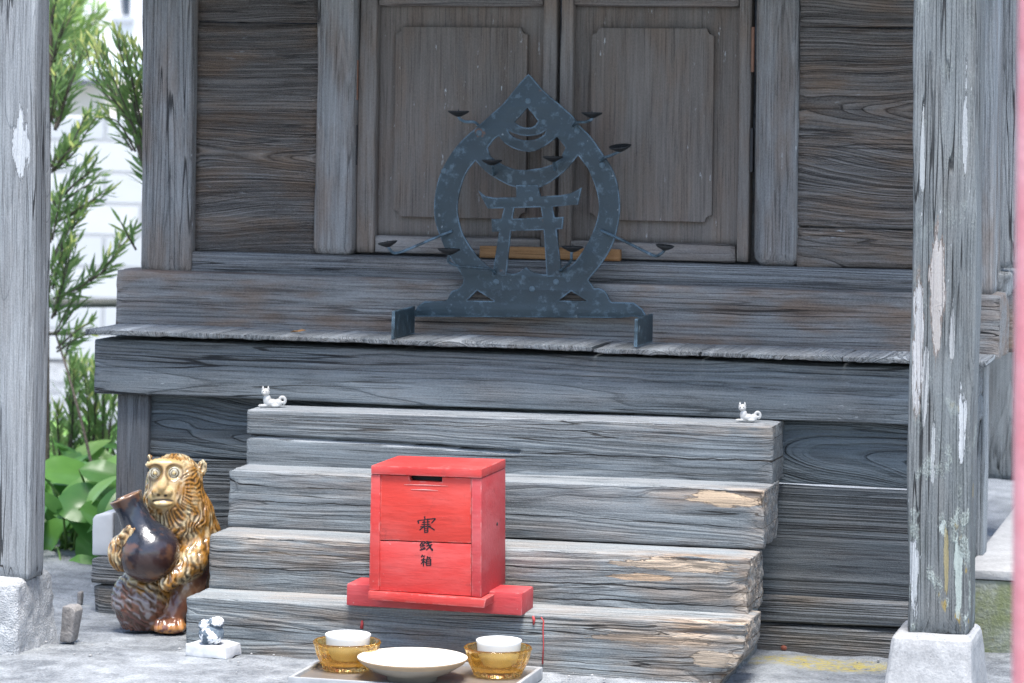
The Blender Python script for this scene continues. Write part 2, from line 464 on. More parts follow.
# ---- ground
def ground_mat():
    n = NT('ground_sandy_concrete', .95, .15)
    o = n.coord()
    a = n.noise(o, 3.2, 4, .6); b = n.noise(o, 26, 5, .65); g = n.noise(o, 260, 3, .7); k = n.noise(o, 90, 4, .7)
    t = n.math('ADD', n.math('MULTIPLY', n.math('SUBTRACT', a, .5), 2.0), n.math('MULTIPLY', n.math('SUBTRACT', b, .5), 2.0))
    t = n.math('ADD', n.math('ADD', t, n.math('MULTIPLY', n.math('SUBTRACT', g, .5), 1.5)), .5, clamp=True)
    c = n.mix(t, (.13, .142, .156), (.335, .356, .374))
    c = n.mix(n.math('MULTIPLY', n.ramp(k, .62, .72), .45), c, (.09, .09, .09))
    # yellow-green moss on the concrete by the foot of the sill, right of the steps
    sx = n.new('ShaderNodeSeparateXYZ'); n.lk(o, sx.inputs[0])
    mx, my = G(822, 661)[:2]
    ax_ = n.math('DIVIDE', n.math('SUBTRACT', sx.outputs[0], float(mx)), .13); ay_ = n.math('DIVIDE', n.math('SUBTRACT', sx.outputs[1], float(my)), .055)
    d = n.math('ADD', n.math('MULTIPLY', ax_, ax_), n.math('MULTIPLY', ay_, ay_))
    d = n.math('ADD', d, n.math('MULTIPLY', n.math('SUBTRACT', b, .5), 2.6))
    mm = n.math('MULTIPLY', n.ramp(d, 1.25, .25), n.ramp(k, .36, .6))
    c = n.mix(n.math('MULTIPLY', mm, .85), c, (.46, .38, .10))
    n.col(c)
    h = n.math('ADD', n.math('MULTIPLY', b, 1.0), n.math('ADD', n.math('MULTIPLY', g, .35), n.math('MULTIPLY', k, .5)))
    n.bump(h, .010, 1)
    return n.m
MG = ground_mat()
GREY = dict(dark=(.055, .064, .072), light=(.27, .30, .325))
def W(name, **k):
    return wood(name, **k)

#@@GROUND
# one sheet to the horizon, finely divided where the camera looks
GZ = .02
def gz_at(x, y): return GZ*sstep(-.29, -.41, y)-.004
def ground():
    xs = np.unique(np.concatenate([np.linspace(-200, -3, 12), np.linspace(-3, 2, 240), np.linspace(2, 200, 12)]))
    ys = np.unique(np.concatenate([np.linspace(-200, -1.6, 10), np.linspace(-1.6, 1.0, 200), np.linspace(1.0, 300, 14)]))
    A, B = np.meshgrid(xs, ys, indexing='ij')
    p = np.stack([A.ravel(), B.ravel(), np.zeros(A.size)], 1)
    inn = ((np.abs(p[:, 0]) < 3) & (p[:, 1] > -1.6) & (p[:, 1] < 1.0)).astype(float)
    p[:, 2] = inn*((fbm(p*np.array([9, 9, 1]), 3, 3)-.5)*.010 + (fbm(p*np.array([45, 45, 1]), 8, 3)-.5)*.006)+gz_at(p[:, 0], p[:, 1])
    n = len(ys); idx = np.arange(A.size).reshape(A.shape)
    f = np.stack([idx[:-1, :-1].ravel(), idx[1:, :-1].ravel(), idx[1:, 1:].ravel(), idx[:-1, 1:].ravel()], 1)
    o = obj('ground', p, f, MG); tag(o, kind='structure')
ground()

#@@SHRINE
shrine = thing('wooden_shrine', 'weathered grey wooden shrine with panelled double doors above a plank ledge', 'shrine', (X(512, 400, 0), .4, 0))
Yb2 = -.03; Ypl = -.055; Yub = .085; Ysl = .11; Ypo = .105; Ypn = .122; Ydr = .135
xl = X(93.5, 365, Yb2); xr = X(1000, 322, Yub)
def zavg(pts, Y): return sum(Z(a, b, Y) for a, b in pts)/len(pts)
# lower beam
b2_top = Z(94, 341, Yb2)+.004; b2_bot = zavg([(94, 391.7), (850, 425)], Yb2)
cen = np.array([xl+xr, 0, 0])/2
L0 = WL[shrine.name]
def lp(v, w, ax='X'):   # pith point in shrine-local coordinates
    return (v-(L0[2] if ax == 'X' else L0[0]), w-L0[1])
m_b2 = W('weathered_beam_dark', seed=3, dark=(.055, .064, .07), light=(.225, .255, .272), brown_amt=.15, ring=.011, pith=lp((b2_top+b2_bot)/2-.02, .06), wave=.02, fleck=.5, ridge=.5)
board('beam', m_b2, shrine, (xl, Yb2, b2_bot), (X(974, 390, Yb2), .11, b2_top), seed=3, r=.003, edge=.004,
      cracks=[(X(560, 380, Yb2), xr+.1, b2_bot+.055, b2_bot+.036, .0015, .004)])
# plank ledge: three floorboards, end grain ragged towards the viewer
z_pl1 = zavg([(85, 331), (600, 347)], Ypl)+.002
def plank_rot(p):
    return sstep(.02, 0, p[:, 1]-Ypl)*sstep(.45, .6, fbm(p*np.array([9, 3, 3]), 77, 2))*.35
xs_pl = [X(q, 331+(q-85)*.034, Ypl) for q in (85, 219, 398, 592, 700, 842)]+[X(986, 357, Ypl)]
for i in range(6):
    xm = (xs_pl[i]+xs_pl[i+1])/2
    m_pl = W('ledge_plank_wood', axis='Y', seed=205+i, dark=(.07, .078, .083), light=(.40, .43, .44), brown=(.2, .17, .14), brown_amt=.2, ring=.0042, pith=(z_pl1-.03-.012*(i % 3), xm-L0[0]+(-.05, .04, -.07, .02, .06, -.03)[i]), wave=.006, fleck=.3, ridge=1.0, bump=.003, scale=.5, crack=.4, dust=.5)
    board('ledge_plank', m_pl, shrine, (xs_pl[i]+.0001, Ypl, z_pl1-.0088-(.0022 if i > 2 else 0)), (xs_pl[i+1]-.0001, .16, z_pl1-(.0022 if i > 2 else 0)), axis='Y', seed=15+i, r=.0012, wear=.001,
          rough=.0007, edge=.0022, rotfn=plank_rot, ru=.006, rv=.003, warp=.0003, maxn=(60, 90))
# upper beam
ub_top = zavg([(115, 268.5), (1000, 296)], Yub); ub_bot = z_pl1-.012
m_ub = W('upper_beam_wood', seed=8, dark=(.08, .08, .08), light=(.33, .335, .33), brown=(.17, .125, .095), brown_amt=.6, ring=.012, pith=lp(ub_top-.02, .2), wave=.02, fleck=.2, ridge=.35)
board('beam', m_ub, shrine, (X(115, 300, Yub), Yub, ub_bot), (xr, .235, ub_top), seed=21, r=.004, edge=.004)
# sill under the doors
sl_top = zavg([(185, 250), (400, 256.8), (750, 265.8)], Ysl); sl_bot = ub_top-.004
xsl = X(185, 258, Ysl)
m_sl = W('door_sill_wood', seed=12, dark=(.07, .075, .08), light=(.28, .30, .31), brown_amt=.25, ring=.007, pith=lp(sl_top+.03, .2), wave=.015, fleck=.2)
board('sill', m_sl, shrine, (xsl, Ysl, sl_bot), (xr-.02, .235, sl_top), seed=25, r=.003, edge=.003)
# uprights
ZT = 1.50
def upright(name, xa, xb, yf, z0, seed, r=.004, yb=None, z1=ZT, **k):
    kw = dict(dark=(.09, .092, .092), light=(.345, .348, .342), brown=(.16, .125, .1), brown_amt=.45, ring=.006, wave=.02, fleck=.8, ridge=.3, con=.8)
    kw.update(k)
    m = W(name+'_wood', axis='Z', seed=seed, pith=lp((xa+xb)/2+.01, yf+.05, 'Z'), **kw)
    return board(name, m, shrine, (xa, yf, z0), (xb, (yb if yb is not None else yf+(xb-xa)), z1), axis='Z', seed=seed, r=r, edge=.003)
xcl = (X(140, 150, Ypo), X(193, 150, Ypo))
upright('corner_post', xcl[0], xcl[1], Ypo, ub_top-.003, 31, r=.006)
xcr = (X(993, 200, Ypo)-(xcl[1]-xcl[0]), X(993, 200, Ypo))
upright('corner_post', xcr[0], xcr[1], Ypo, ub_top-.003, 32, yb=.30, dark=(.14, .15, .155), light=(.46, .485, .49))
m_bat = W('pale_batten_wood', axis='Z', seed=35, dark=(.13, .14, .15), light=(.47, .5, .51), brown_amt=.1, ring=.006, pith=lp(xr, .3, 'Z'), wave=.015, fleck=.4, ridge=.3)
board('side_batten', m_bat, shrine, (X(999, 150, .22), .22, Z(1005, 268, .22)), (X(1024, 150, .22), .245, ZT), axis='Z', seed=36, r=.004)
xi1 = (X(314, 150, Ypo+.012), X(354, 150, Ypo+.012)); xi2 = (X(753, 150, Ypo+.012), X(800, 150, Ypo+.012))
upright('door_post', xi1[0], xi1[1], Ypo+.012, sl_top-.002, 33, r=.012, yb=.24)
upright('door_post', xi2[0], xi2[1], Ypo+.012, sl_top-.002, 34, r=.018, yb=.24)
# wall panels: wide boards with the grain standing proud
def panel(xa, xb, seed, zs, rg):
    for i in range(len(zs)-1):
        m = W('wall_board_wood', seed=seed+i, dark=(.038, .035, .033), light=(.245, .23, .213), brown=(.15, .11, .08), brown_amt=.6, ring=rg,
              pith=lp((zs[i]+zs[i+1])/2-.03*(-1)**i, Ypn+.05), wave=.035, fleck=.45, ridge=.8, bump=.003, wavelen=2.0, crack=.6)
        board('wall_board', m, shrine, (xa-.004, Ypn, zs[i]+.0008), (xb+.004, Ypn+.02, zs[i+1]-.0008), seed=seed+i, r=.002, edge=.002, wear=.0015)
zl = lambda y: Z(250, y, Ypn)
panel(xcl[1], xi1[0], 41, [sl_top-.002, zl(22), zl(22)+.22, ZT], .0048)
zr = lambda y: Z(850, y, Ypn)
panel(xi2[1], xcr[0], 51, [sl_top-.002, zr(228), zr(27), zr(27)+.2, ZT], .0095)
# doors
DT = Z(557, -70, Ydr)     # top of the doors, above the frame
m_fr = W('door_frame_wood', axis='Z', seed=61, dark=(.082, .076, .07), light=(.30, .278, .255), brown=(.17, .13, .10), brown_amt=.5, ring=.007, pith=lp(0, .3, 'Z'), wave=.015, fleck=.4, ridge=.2, crack=.3, bump=.0008, con=.7)
m_rail = W('door_rail_wood', axis='X', seed=62, dark=(.09, .086, .082), light=(.31, .295, .28), brown=(.17, .135, .11), brown_amt=.4, ring=.006, pith=lp(.6, .3), wave=.015, fleck=.2, ridge=.3)
m_dp = [W('door_panel_wood', axis='Z', seed=63+i, dark=(.075, .067, .06), light=(.25, .226, .203), brown=(.15, .112, .085), brown_amt=.4, ring=.010, pith=lp(X(470+190*i, 100, Ydr), Ydr+.09, 'Z'), wave=.02, fleck=.95, ridge=.16, bump=.0006, crack=.2, con=.62) for i in range(2)]
m_hinge = plain('rusty_hinge_metal', (.22, .12, .08), .6, .4, .4, 120, .0004, .3)
m_black = plain('dark_iron', (.02, .02, .022), .6, .4, .3, 90)
def raised_panel(xa, xb, za, zb, c):
    poly = []
    def arc(cx, cz, a0, a1):
        for k in range(7):
            a = R(a0+(a1-a0)*k/6); poly.append((cx+c*math.cos(a), cz+c*math.sin(a)))
    arc(xa, za, 90, 0); arc(xb, za, 180, 90); arc(xb, zb, 270, 180); arc(xa, zb, 360, 270)
    return poly
doors = [((357, 375.5), (541.5, 556)), ((557, 571), (737, 751))]
for i, ((a0, a1), (b0, b1)) in enumerate(doors):
    yy = 150
    xa0, xa1, xb0, xb1 = [X(q, yy, Ydr) for q in (a0, a1, b0, b1)]
    zb0 = sl_top+.003; zb1 = zavg([(372, 234.5), (736, 244)], Ydr)
    zt0 = zavg([(376, 5.5), (738, 7.3)], Ydr)
    zt1 = zt0+.045; 
    d = board('door', m_fr, shrine, (xa0+.001, Ydr, zb0), (xa1, Ydr+.03, zt1+.25), axis='Z', seed=70+i, r=.003, edge=.002)
    tag(d, 'left door leaf with raised panel' if i == 0 else 'right door leaf with raised panel and hinge strip')
    board('stile', m_fr, d, (xb0, Ydr, zb0), (xb1-.001, Ydr+.03, zt1+.25), axis='Z', seed=72+i, r=.003, edge=.002)
    board('rail', m_rail, d, (xa1, Ydr+.001, zb0), (xb0, Ydr+.03, zb1), seed=74+i, r=.003, edge=.003)
    board('rail', m_rail, d, (xa1, Ydr+.001, zt0), (xb0, Ydr+.03, zt1), seed=76+i, r=.003, edge=.002)
    board('panel', m_dp[i], d, (xa1-.003, Ydr+.019, zb1-.004), (xb0+.003, Ydr+.029, zt0+.004), axis='Z', seed=78+i, r=.001, edge=.0, wear=.0006)
    yp = Ydr+.009
    if i == 0: rp = (X(394, 150, yp), X(526, 150, yp), Z(394, 216.5, yp), Z(460, 27, yp))
    else: rp = (X(590, 150, yp), X(712.5, 150, yp), Z(650, 221, yp), Z(650, 28, yp))
    o = from_bm('raised_panel', prism_bm(raised_panel(*rp, .011), yp, Ydr+.026, .006, 3), m_dp[i], d)
    autosmooth(o, 30)
    hx = xa0-.0015 if i == 0 else xb1+.0012
    for (ya, yb_) in (((60, 100),) if i == 0 else ((27, 72),)):
        za, zb_ = Z(a0 if i == 0 else b1, yb_, Ydr), Z(a0 if i == 0 else b1, ya, Ydr)
        v, f = tube([(hx, Ydr-.002, za), (hx, Ydr-.002, zb_)], .0028, 10)
        autosmooth(obj('hinge', v, f, m_hinge, d))
    for (ya, yb_) in (((125, 165),) if i == 0 else ((128, 172),)):
        za, zb_ = Z(a0 if i == 0 else b1, yb_, Ydr), Z(a0 if i == 0 else b1, ya, Ydr)
        from_bm('hinge', prism_bm(box_poly(hx-.0022, hx+.0022, za, zb_), Ydr-.003, Ydr+.01, .0006), m_black, d)
board('shade_board', m_fr, shrine, (xl-.02, -.24, 1.10), (xr+.02, .155, 1.125), seed=79, ru=.05, rv=.02)  # unseen board added above the doors to darken their tops
# skirt below the ledge, ground sill, lower posts
gz = .5*(Z(105, 558, -.012)+Z(800, 598, -.012))
m_sk = W('skirt_board_wood', seed=81, dark=(.045, .055, .062), light=(.15, .18, .198), brown_amt=.12, ring=.0105, pith=lp(.28, .075), wave=.05, fleck=.12, ridge=.95, bump=.0035, wavelen=1.6, crack=.5)
m_sk2 = W('skirt_board_wood', seed=82, dark=(.045, .05, .056), light=(.16, .18, .19), brown_amt=.15, ring=.009, pith=lp(.14, .09), wave=.03, fleck=.2, ridge=.8, bump=.003)
zs2 = Z(850, 487, 0)
board('skirt_board', m_sk, shrine, (xl+.045, 0, zs2+.0008), (X(950, 480, 0), .02, b2_bot+.006), seed=83, edge=.002, wear=.001)
board('skirt_board', m_sk2, shrine, (xl+.045, 0, gz-.002), (X(950, 480, 0), .02, zs2-.0008), seed=84, edge=.002, wear=.001)
m_gs = W('ground_sill_wood', seed=85, dark=(.06, .065, .068), light=(.24, .255, .265), brown=(.14, .11, .08), brown_amt=.4, ring=.010, pith=lp(-.05, .06), wave=.02, fleck=.3, ridge=.8, bump=.003)
xg = X(90, 590, -.012)
board('ground_sill', m_gs, shrine, (xg, -.012, gz*.5+.001), (X(962, 610, -.01), .09, gz), seed=86, edge=.005, r=.004)
board('ground_sill', m_gs, shrine, (xg+.002, -.008, -.012), (X(961, 610, -.01), .09, gz*.5-.001), seed=87, edge=.006, r=.004)
m_lp = W('lower_post_wood', axis='Z', seed=88, dark=(.05, .053, .058), light=(.16, .17, .18), brown_amt=.2, ring=.008, pith=lp(xl+.06, .05, 'Z'), wave=.015, fleck=.2, ridge=.3)
board('lower_post', m_lp, shrine, (X(115, 480, -.012), -.012, gz-.002), (X(148, 480, -.012), .075, b2_bot+.004), axis='Z', seed=89, r=.003)
board('lower_post', m_lp, shrine, (X(925, 480, 0), -.012, gz-.002), (X(962, 480, 0), .075, b2_bot+.004), axis='Z', seed=90, r=.003)
# body of the shrine behind: side and back walls, ceiling
m_side = W('side_wall_wood', axis='Y', seed=91, dark=(.06, .064, .068), light=(.22, .235, .245), brown_amt=.3, ring=.009, pith=lp(.9, 0), wave=.03, fleck=.3)
YB = 1.05
board('side_wall', m_side, shrine, (xl+.05, .25, ub_top-.02), (xl+.07, YB, ZT), axis='Y', seed=92, ru=.05, rv=.03)
board('side_wall', m_side, shrine, (xr-.06, .31, ub_top-.02), (xr-.04, YB, ZT), axis='Y', seed=93, ru=.05, rv=.03)
board('back_wall', m_side, shrine, (xl+.05, YB, ub_top-.02), (xr-.04, YB+.02, ZT), seed=94, ru=.05, rv=.03)
board('side_beam', m_ub, shrine, (xr-.05, .24, ub_bot), (xr+.006, YB, ub_top), axis='Y', seed=95, ru=.03, rv=.01)
board('side_beam', m_ub, shrine, (xl, .24, ub_bot), (xl+.05, YB, ub_top), axis='Y', seed=96, ru=.03, rv=.01)
m_sp = W('pale_side_post_wood', axis='Z', seed=97, dark=(.13, .145, .15), light=(.42, .45, .46), brown_amt=.2, ring=.007, pith=lp(xr, .3, 'Z'), wave=.015, fleck=.4, ridge=.3)
PZ = .12
pb = G(988, 556, PZ); board('side_post', m_sp, shrine, (pb[0]-.05, pb[1], PZ-.01), (pb[0]-.006, pb[1]+.06, ub_bot+.004), axis='Z', seed=98, r=.004)
pf = G(1004, 475, PZ); board('side_post', m_sp, shrine, (pf[0]-.055, pf[1], PZ-.01), (pf[0]+.028, pf[1]+.08, ub_bot+.004), axis='Z', seed=99, r=.004)
bz = Z(1000, 276, .31)
board('side_rail', m_sp, shrine, (xcr[1]-.04, .2, bz-.03), (xcr[1]+.02, .9, bz+.012), axis='Y', seed=100, r=.005, edge=.006)

# porch: two posts on stone bases carry a roof over the steps
YP = -.46
def stone_base(poly_top, poly_bot, z0, z1, seed, amp=1.0):
    bm = bmesh.new()
    a = [bm.verts.new((x, y, z0)) for x, y in poly_bot]; b = [bm.verts.new((x, y, z1)) for x, y in poly_top]
    bm.faces.new(a[::-1]); bm.faces.new(b)
    for i in range(4): bm.faces.new((a[i], a[(i+1) % 4], b[(i+1) % 4], b[i]))
    bmesh.ops.bevel(bm, geom=bm.edges[:], offset=.012, segments=3, profile=.6, affect='EDGES')
    bmesh.ops.triangulate(bm, faces=bm.faces[:])
    bmesh.ops.subdivide_edges(bm, edges=bm.edges[:], cuts=5, use_grid_fill=True)
    bmesh.ops.subdivide_edges(bm, edges=bm.edges[:], cuts=1, use_grid_fill=True)
    bm.normal_update()
    p = np.array([q.co[:] for q in bm.verts]); nn = np.array([q.normal[:] for q in bm.verts])
    p += nn*((fbm(p*22, seed, 4)-.5)*.012*amp + (fbm(p*90, seed+3, 3)-.5)*.005*amp)[:, None]
    for q, c in zip(bm.verts, p): q.co = c
    return bm
m_stl = stone_mat('pale_granite', (.23, .237, .242), (.46, .47, .478), 70, .004, speck=.5)
m_str = stone_mat('grey_cast_stone', (.22, .225, .23), (.36, .365, .37), 50, .0012, speck=.35)
# right post
rzt = Z(938, 634, YP); xp0, xp1 = X(908, 400, YP), X(973.5, 400, YP)
pw = xp1-xp0
m_pr = W('porch_post_wood', axis='Z', seed=111, dark=(.06, .069, .072), light=(.235, .255, .26), brown_amt=.12, ring=.010, pith=lp((xp0+xp1)/2, YP+.045, 'Z'), wave=.02, fleck=1.0, ridge=.25, crack=1.6, lichen=.9, pk=6.5, peel_w=(YP-L0[1], .02),
         peel=[(X(937, 290, YP)-L0[0], Z(937, 290, YP), .011, .075, (.40, .385, .37), (.30, .2, .15)),
               (X(918, 345, YP)-L0[0], Z(918, 345, YP), .007, .085, (.46, .47, .475), (.28, .2, .15)),
               (X(962, 420, YP)-L0[0], Z(962, 420, YP), .005, .05, (.5, .52, .53), None),
               (X(914, 570, YP)-L0[0], Z(914, 570, YP), .006, .06, (.46, .48, .49), None),
               (X(925, 385, YP)-L0[0], Z(925, 385, YP), .0045, .06, (.42, .43, .43), None), (X(933, 455, YP)-L0[0], Z(933, 455, YP), .003, .04, (.42, .44, .44), None),
               (X(942, 528, YP)-L0[0], Z(942, 528, YP), .006, .012, (.45, .50, .47), None), (X(952, 330, YP)-L0[0], Z(952, 330, YP), .004, .05, (.38, .39, .39), None),
               (X(958, 570, YP)-L0[0], Z(958, 570, YP), .006, .05, (.36, .41, .38), None), (X(946, 560, YP)-L0[0], Z(946, 560, YP), .0035, .04, (.30, .25, .12), None),
               (X(922, 170, YP)-L0[0], Z(922, 170, YP), .003, .07, (.38, .40, .40), None), (X(965, 120, YP)-L0[0], Z(965, 120, YP), .003, .09, (.38, .40, .41), None)])
PT = 1.72
def ptaper(xc, zt):
    def fn(p):
        t = sstep(zt+.25, zt, p[:, 2])*.05
        p[:, 0] = xc+(p[:, 0]-xc)*(1-t); return p
    return fn
pr = board('porch_post', m_pr, shrine, (xp0, YP, rzt-.004), (xp1, YP+.085, PT), axis='Z', seed=112, r=.006, edge=.006, wear=.0022, taper=ptaper((xp0+xp1)/2, rzt))
tag(pr, 'right porch post with peeled bark patches and lichen')
# left post
lzt = Z(20, 579, YP); xq1 = X(33, 300, YP); xq0 = xq1-pw
m_pq = W('pale_porch_post_wood', axis='Z', seed=121, dark=(.125, .134, .14), light=(.36, .38, .392), brown_amt=.12, ring=.008, pith=lp((xq0+xq1)/2, YP+.045, 'Z'), wave=.03, fleck=.6, ridge=.25, crack=1.4, peel_w=(YP-L0[1], .02),
         peel=[(X(21, 146, YP)-L0[0], Z(21, 146, YP), .0125, .05, (.52, .54, .55), None)])
pl = board('porch_post', m_pq, shrine, (xq0, YP, lzt-.004), (xq1, YP+.058, PT), axis='Z', seed=122, r=.006, edge=.005, wear=.002)
tag(pl, 'left porch post, pale grey with one white bare patch')
m_rf = W('roof_board_wood', axis='Y', seed=131, dark=(.03, .03, .03), light=(.1, .1, .1), brown_amt=.3, ring=.01, pith=lp(1.8, 0), wave=.02)
board('porch_beam', m_rf, shrine, (xq0-.03, YP-.005, PT-.002), (xp1+.15, YP+.09, PT+.10), axis='X', seed=132, ru=.05, rv=.02)
bmr = bmesh.new()
rx0, rx1 = xl-.10, xp1+.20
for (ya, za, yb_, zb_) in ((YP+.01, 1.83, .40, 2.25), (.40, 2.25, 1.35, 1.80)):
    vs = []
    for dz in (0, .05):
        vs += [bmr.verts.new((rx0, ya, za+dz)), bmr.verts.new((rx1, ya, za+dz)), bmr.verts.new((rx1, yb_, zb_+dz)), bmr.verts.new((rx0, yb_, zb_+dz))]
    for q in ((3, 2, 1, 0), (4, 5, 6, 7), (0, 1, 5, 4), (1, 2, 6, 5), (2, 3, 7, 6), (3, 0, 4, 7)): bmr.faces.new([vs[k] for k in q])
from_bm('roof', bmr, m_rf, shrine)

# stones
sr_f = YP-.022
tl, tr_ = X(891, 632, sr_f), X(971, 637, sr_f)
zc = rzt
bl, br = X(884, 683, sr_f-.03), X(972, 683, sr_f-.03)
st = from_bm('stone_block', stone_base([(tl, sr_f), (tr_, sr_f), (tr_, sr_f+.135), (tl, sr_f+.135)], [(bl-.012, sr_f-.035), (br+.003, sr_f-.035), (br+.01, sr_f+.18), (bl-.012, sr_f+.18)], -.03, zc, 5, .3), m_str, None, True, loc=((tl+tr_)/2, sr_f+.07, 0))
tag(st, 'smooth grey tapered stone block under the lichen-covered post at right', 'stone block')
sl_f = YP-.035
e1 = X(17, 600, sl_f)
st = from_bm('stone_block', stone_base([(e1-.30, sl_f), (e1, sl_f), (e1-.012, sl_f+.15), (e1-.30, sl_f+.15)], [(e1-.31, sl_f-.01), (e1+.006, sl_f-.01), (e1+.004, sl_f+.165), (e1-.31, sl_f+.165)], -.03, lzt, 9), m_stl, None, True, loc=(e1-.15, sl_f+.12, 0))
tag(st, 'pale rough granite block under the white-patched post at left', 'stone block')

#@@STEPS
steps = thing('wooden_steps', 'four solid weathered timber steps with rotten right ends leading up to the ledge', 'steps', (X(490, 640, -.3), -.2, 0))
SL = WL[steps.name]
SY = [-.10, -.18, -.268, -.352]
step_px = [((246.5, 409.8), (774, 424.5), (246, 466), (772, 487)),
           ((228, 469.8), (765, 490), (228, 526), (763, 551)),
           ((209, 535), (750, 559), (208, 590), (749, 617)),
           ((186, 598), (746, 623), (186, 657), (740, 690))]
rot_amt = [.25, .55, 1.0, .9]
WBR = [(.10, .085, .07), (.13, .10, .08), (.17, .125, .09), (.17, .14, .115)]
tops = []
for i in range(4):
    (lx, ly), (rx, ry), (bx, by), (cx_, cy_) = step_px[i]
    Yf = SY[i]
    x0 = X(lx, ly, Yf); x1 = X(rx, ry, Yf)
    zt = .5*(Z(lx, ly, Yf)+Z(rx, ry, Yf)); zb = .5*(Z(bx, by, Yf)+Z(cx_, cy_, Yf)) if i < 3 else -.015
    tops.append(zt)
    sh = (Z(rx, ry, Yf)-Z(lx, ly, Yf))/(x1-x0)*.8
    Yk = SY[i]+.10+.03 if i else 0.0
    Yk = min(Yk, -.002)
    def rf(p, x1=x1, zt=zt, i=i, Yf=Yf):
        e = sstep(x1-.30, x1-.02, p[:, 0])
        top = sstep(zt-.05, zt-.01, p[:, 2])
        nz = sstep(.42, .62, fbm(p*np.array([7, 20, 26]), 200+i, 3))
        end = sstep(x1-.035, x1-.005, p[:, 0])
        front = sstep(.05, .0, p[:, 1]-Yf)
        if i == 3: top = np.maximum(top, .5*sstep(x1-.18, x1-.02, p[:, 0]))
        return np.clip((e*top*nz*1.2*front + end*.45 + .35*top*front*sstep(.55, .7, fbm(p*np.array([5, 9, 9]), 230+i, 2)))*rot_amt[i], 0, 1)
    zz = lambda q, y: Z(q, y, Yf)
    cr = [(x0-.01, X(520, 445, Yf), zz(246, 432), zz(520, 452), .0022, .014)] if i == 0 else []
    sp_ = [[(x0-.3, X(540, 445, Yf), zz(246, 432), zz(520, 452), .0022), (X(480, 450, Yf), x1+.3, zz(500, 452), zz(770, 459), .0011), (x0-.2, x1+.2, zz(246, 419), zz(770, 437), .0005)],
           [(x0-.2, x1+.2, zz(228, 497), zz(765, 530), .0006), (x0+.05, X(560, 500, Yf), zz(228, 511), zz(560, 527), .0004)],
           [(x0-.2, X(700, 560, Yf), zz(209, 549), zz(700, 577), .0009), (x0-.2, x1+.3, zz(209, 566), zz(750, 592), .0010), (X(480, 560, Yf), x1+.4, zz(480, 596), zz(750, 603), .0012)],
           [(X(560, 600, Yf), x1+.3, zz(560, 636), zz(746, 642), .0010), (x0-.2, X(520, 620, Yf), zz(186, 622), zz(520, 640), .0006), (X(600, 600, Yf), x1+.3, zz(600, 655), zz(746, 660), .0012), (X(430, 600, Yf), x1+.2, zz(430, 652), zz(746, 671), .0007)]][i]
    sp_ = [(a_-SL[0], b_-SL[0], c_, d_, e_) for a_, b_, c_, d_, e_ in sp_]
    pl_ = [[], [(zz(725, 499), X(722, 500, Yf)-SL[0], .011, .055, (.47, .36, .25), (.22, .17, .13))],
           [(zz(690, 566), X(680, 566, Yf)-SL[0], .009, .085, (.42, .335, .25), (.16, .13, .11)), (zz(640, 577), X(640, 577, Yf)-SL[0], .005, .05, (.42, .30, .2), None)],
           [(zz(660, 640), X(655, 640, Yf)-SL[0], .006, .09, (.26, .20, .15), None), (zz(720, 660), X(715, 660, Yf)-SL[0], .012, .035, (.36, .29, .22), None)]][i]
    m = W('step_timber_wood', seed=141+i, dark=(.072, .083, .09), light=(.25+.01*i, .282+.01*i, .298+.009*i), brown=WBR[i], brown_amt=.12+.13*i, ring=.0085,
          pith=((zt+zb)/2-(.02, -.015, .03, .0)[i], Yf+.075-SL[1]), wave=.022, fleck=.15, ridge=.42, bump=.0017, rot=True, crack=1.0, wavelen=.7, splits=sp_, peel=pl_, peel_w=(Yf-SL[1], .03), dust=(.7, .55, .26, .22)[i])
    def tp(p, i=i, x1=x1, zt=zt):
        if i == 3:     # the foot of the lowest step has rotted back at its right end
            t = sstep(x1-.045, x1+.005, p[:, 0])*sstep(.06, -.01, p[:, 2])
            p[:, 0] -= t*.045
            t2 = sstep(x1-.10, x1, p[:, 0])*sstep(.04, -.01, p[:, 2]); p[:, 1] += t2*.02
        return p
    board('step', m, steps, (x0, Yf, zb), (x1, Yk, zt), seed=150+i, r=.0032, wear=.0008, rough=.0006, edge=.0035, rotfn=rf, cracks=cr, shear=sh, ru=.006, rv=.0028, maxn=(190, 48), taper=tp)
# support blocks under the treads, seen in the gap at the right end
m_sup = W('step_support_wood', seed=160, dark=(.09, .1, .105), light=(.32, .35, .36), brown_amt=.2, pith=(.1, .1))
xR = X(757.5, 585, -.03)
board('support', m_sup, steps, (xR-.05, -.165, -.01), (xR, -.005, tops[2]+.012), axis='Y', seed=161, r=.004)
board('support', m_sup, steps, (X(225, 560, -.26), -.165, -.01), (X(225, 560, -.26)+.05, -.005, tops[2]+.01), axis='Y', seed=162, r=.004)
board('support', m_sup, steps, (X(500, 560, -.3), -.165, -.01), (X(500, 560, -.3)+.05, -.005, tops[2]+.01), axis='Y', seed=163, r=.004)
# dribbles of the box's red paint on the lowest riser
m_drip = plain('red_paint_drip', (.42, .05, .05), .5, .4, .2, 60)
def drip(pts, wd):
    Yd = SY[3]-.0022
    P3 = [P(a, b, Yd) for a, b in pts]
    v, f = tube(P3, wd, 8)
    v[:, 1] = Yd+(v[:, 1]-Yd)*.6
    obj('paint_drip', v, f, m_drip, steps)
drip([(541, 617), (543.5, 621), (543, 630), (543.5, 645), (542.5, 664)], [.0008, .0011, .0010, .0008, .0012])
drip([(533, 616), (534, 620), (533.5, 625)], [.0016, .0022, .001])
drip([(362, 620.5), (362, 624), (361.5, 628.5)], [.0016, .0022, .0026])

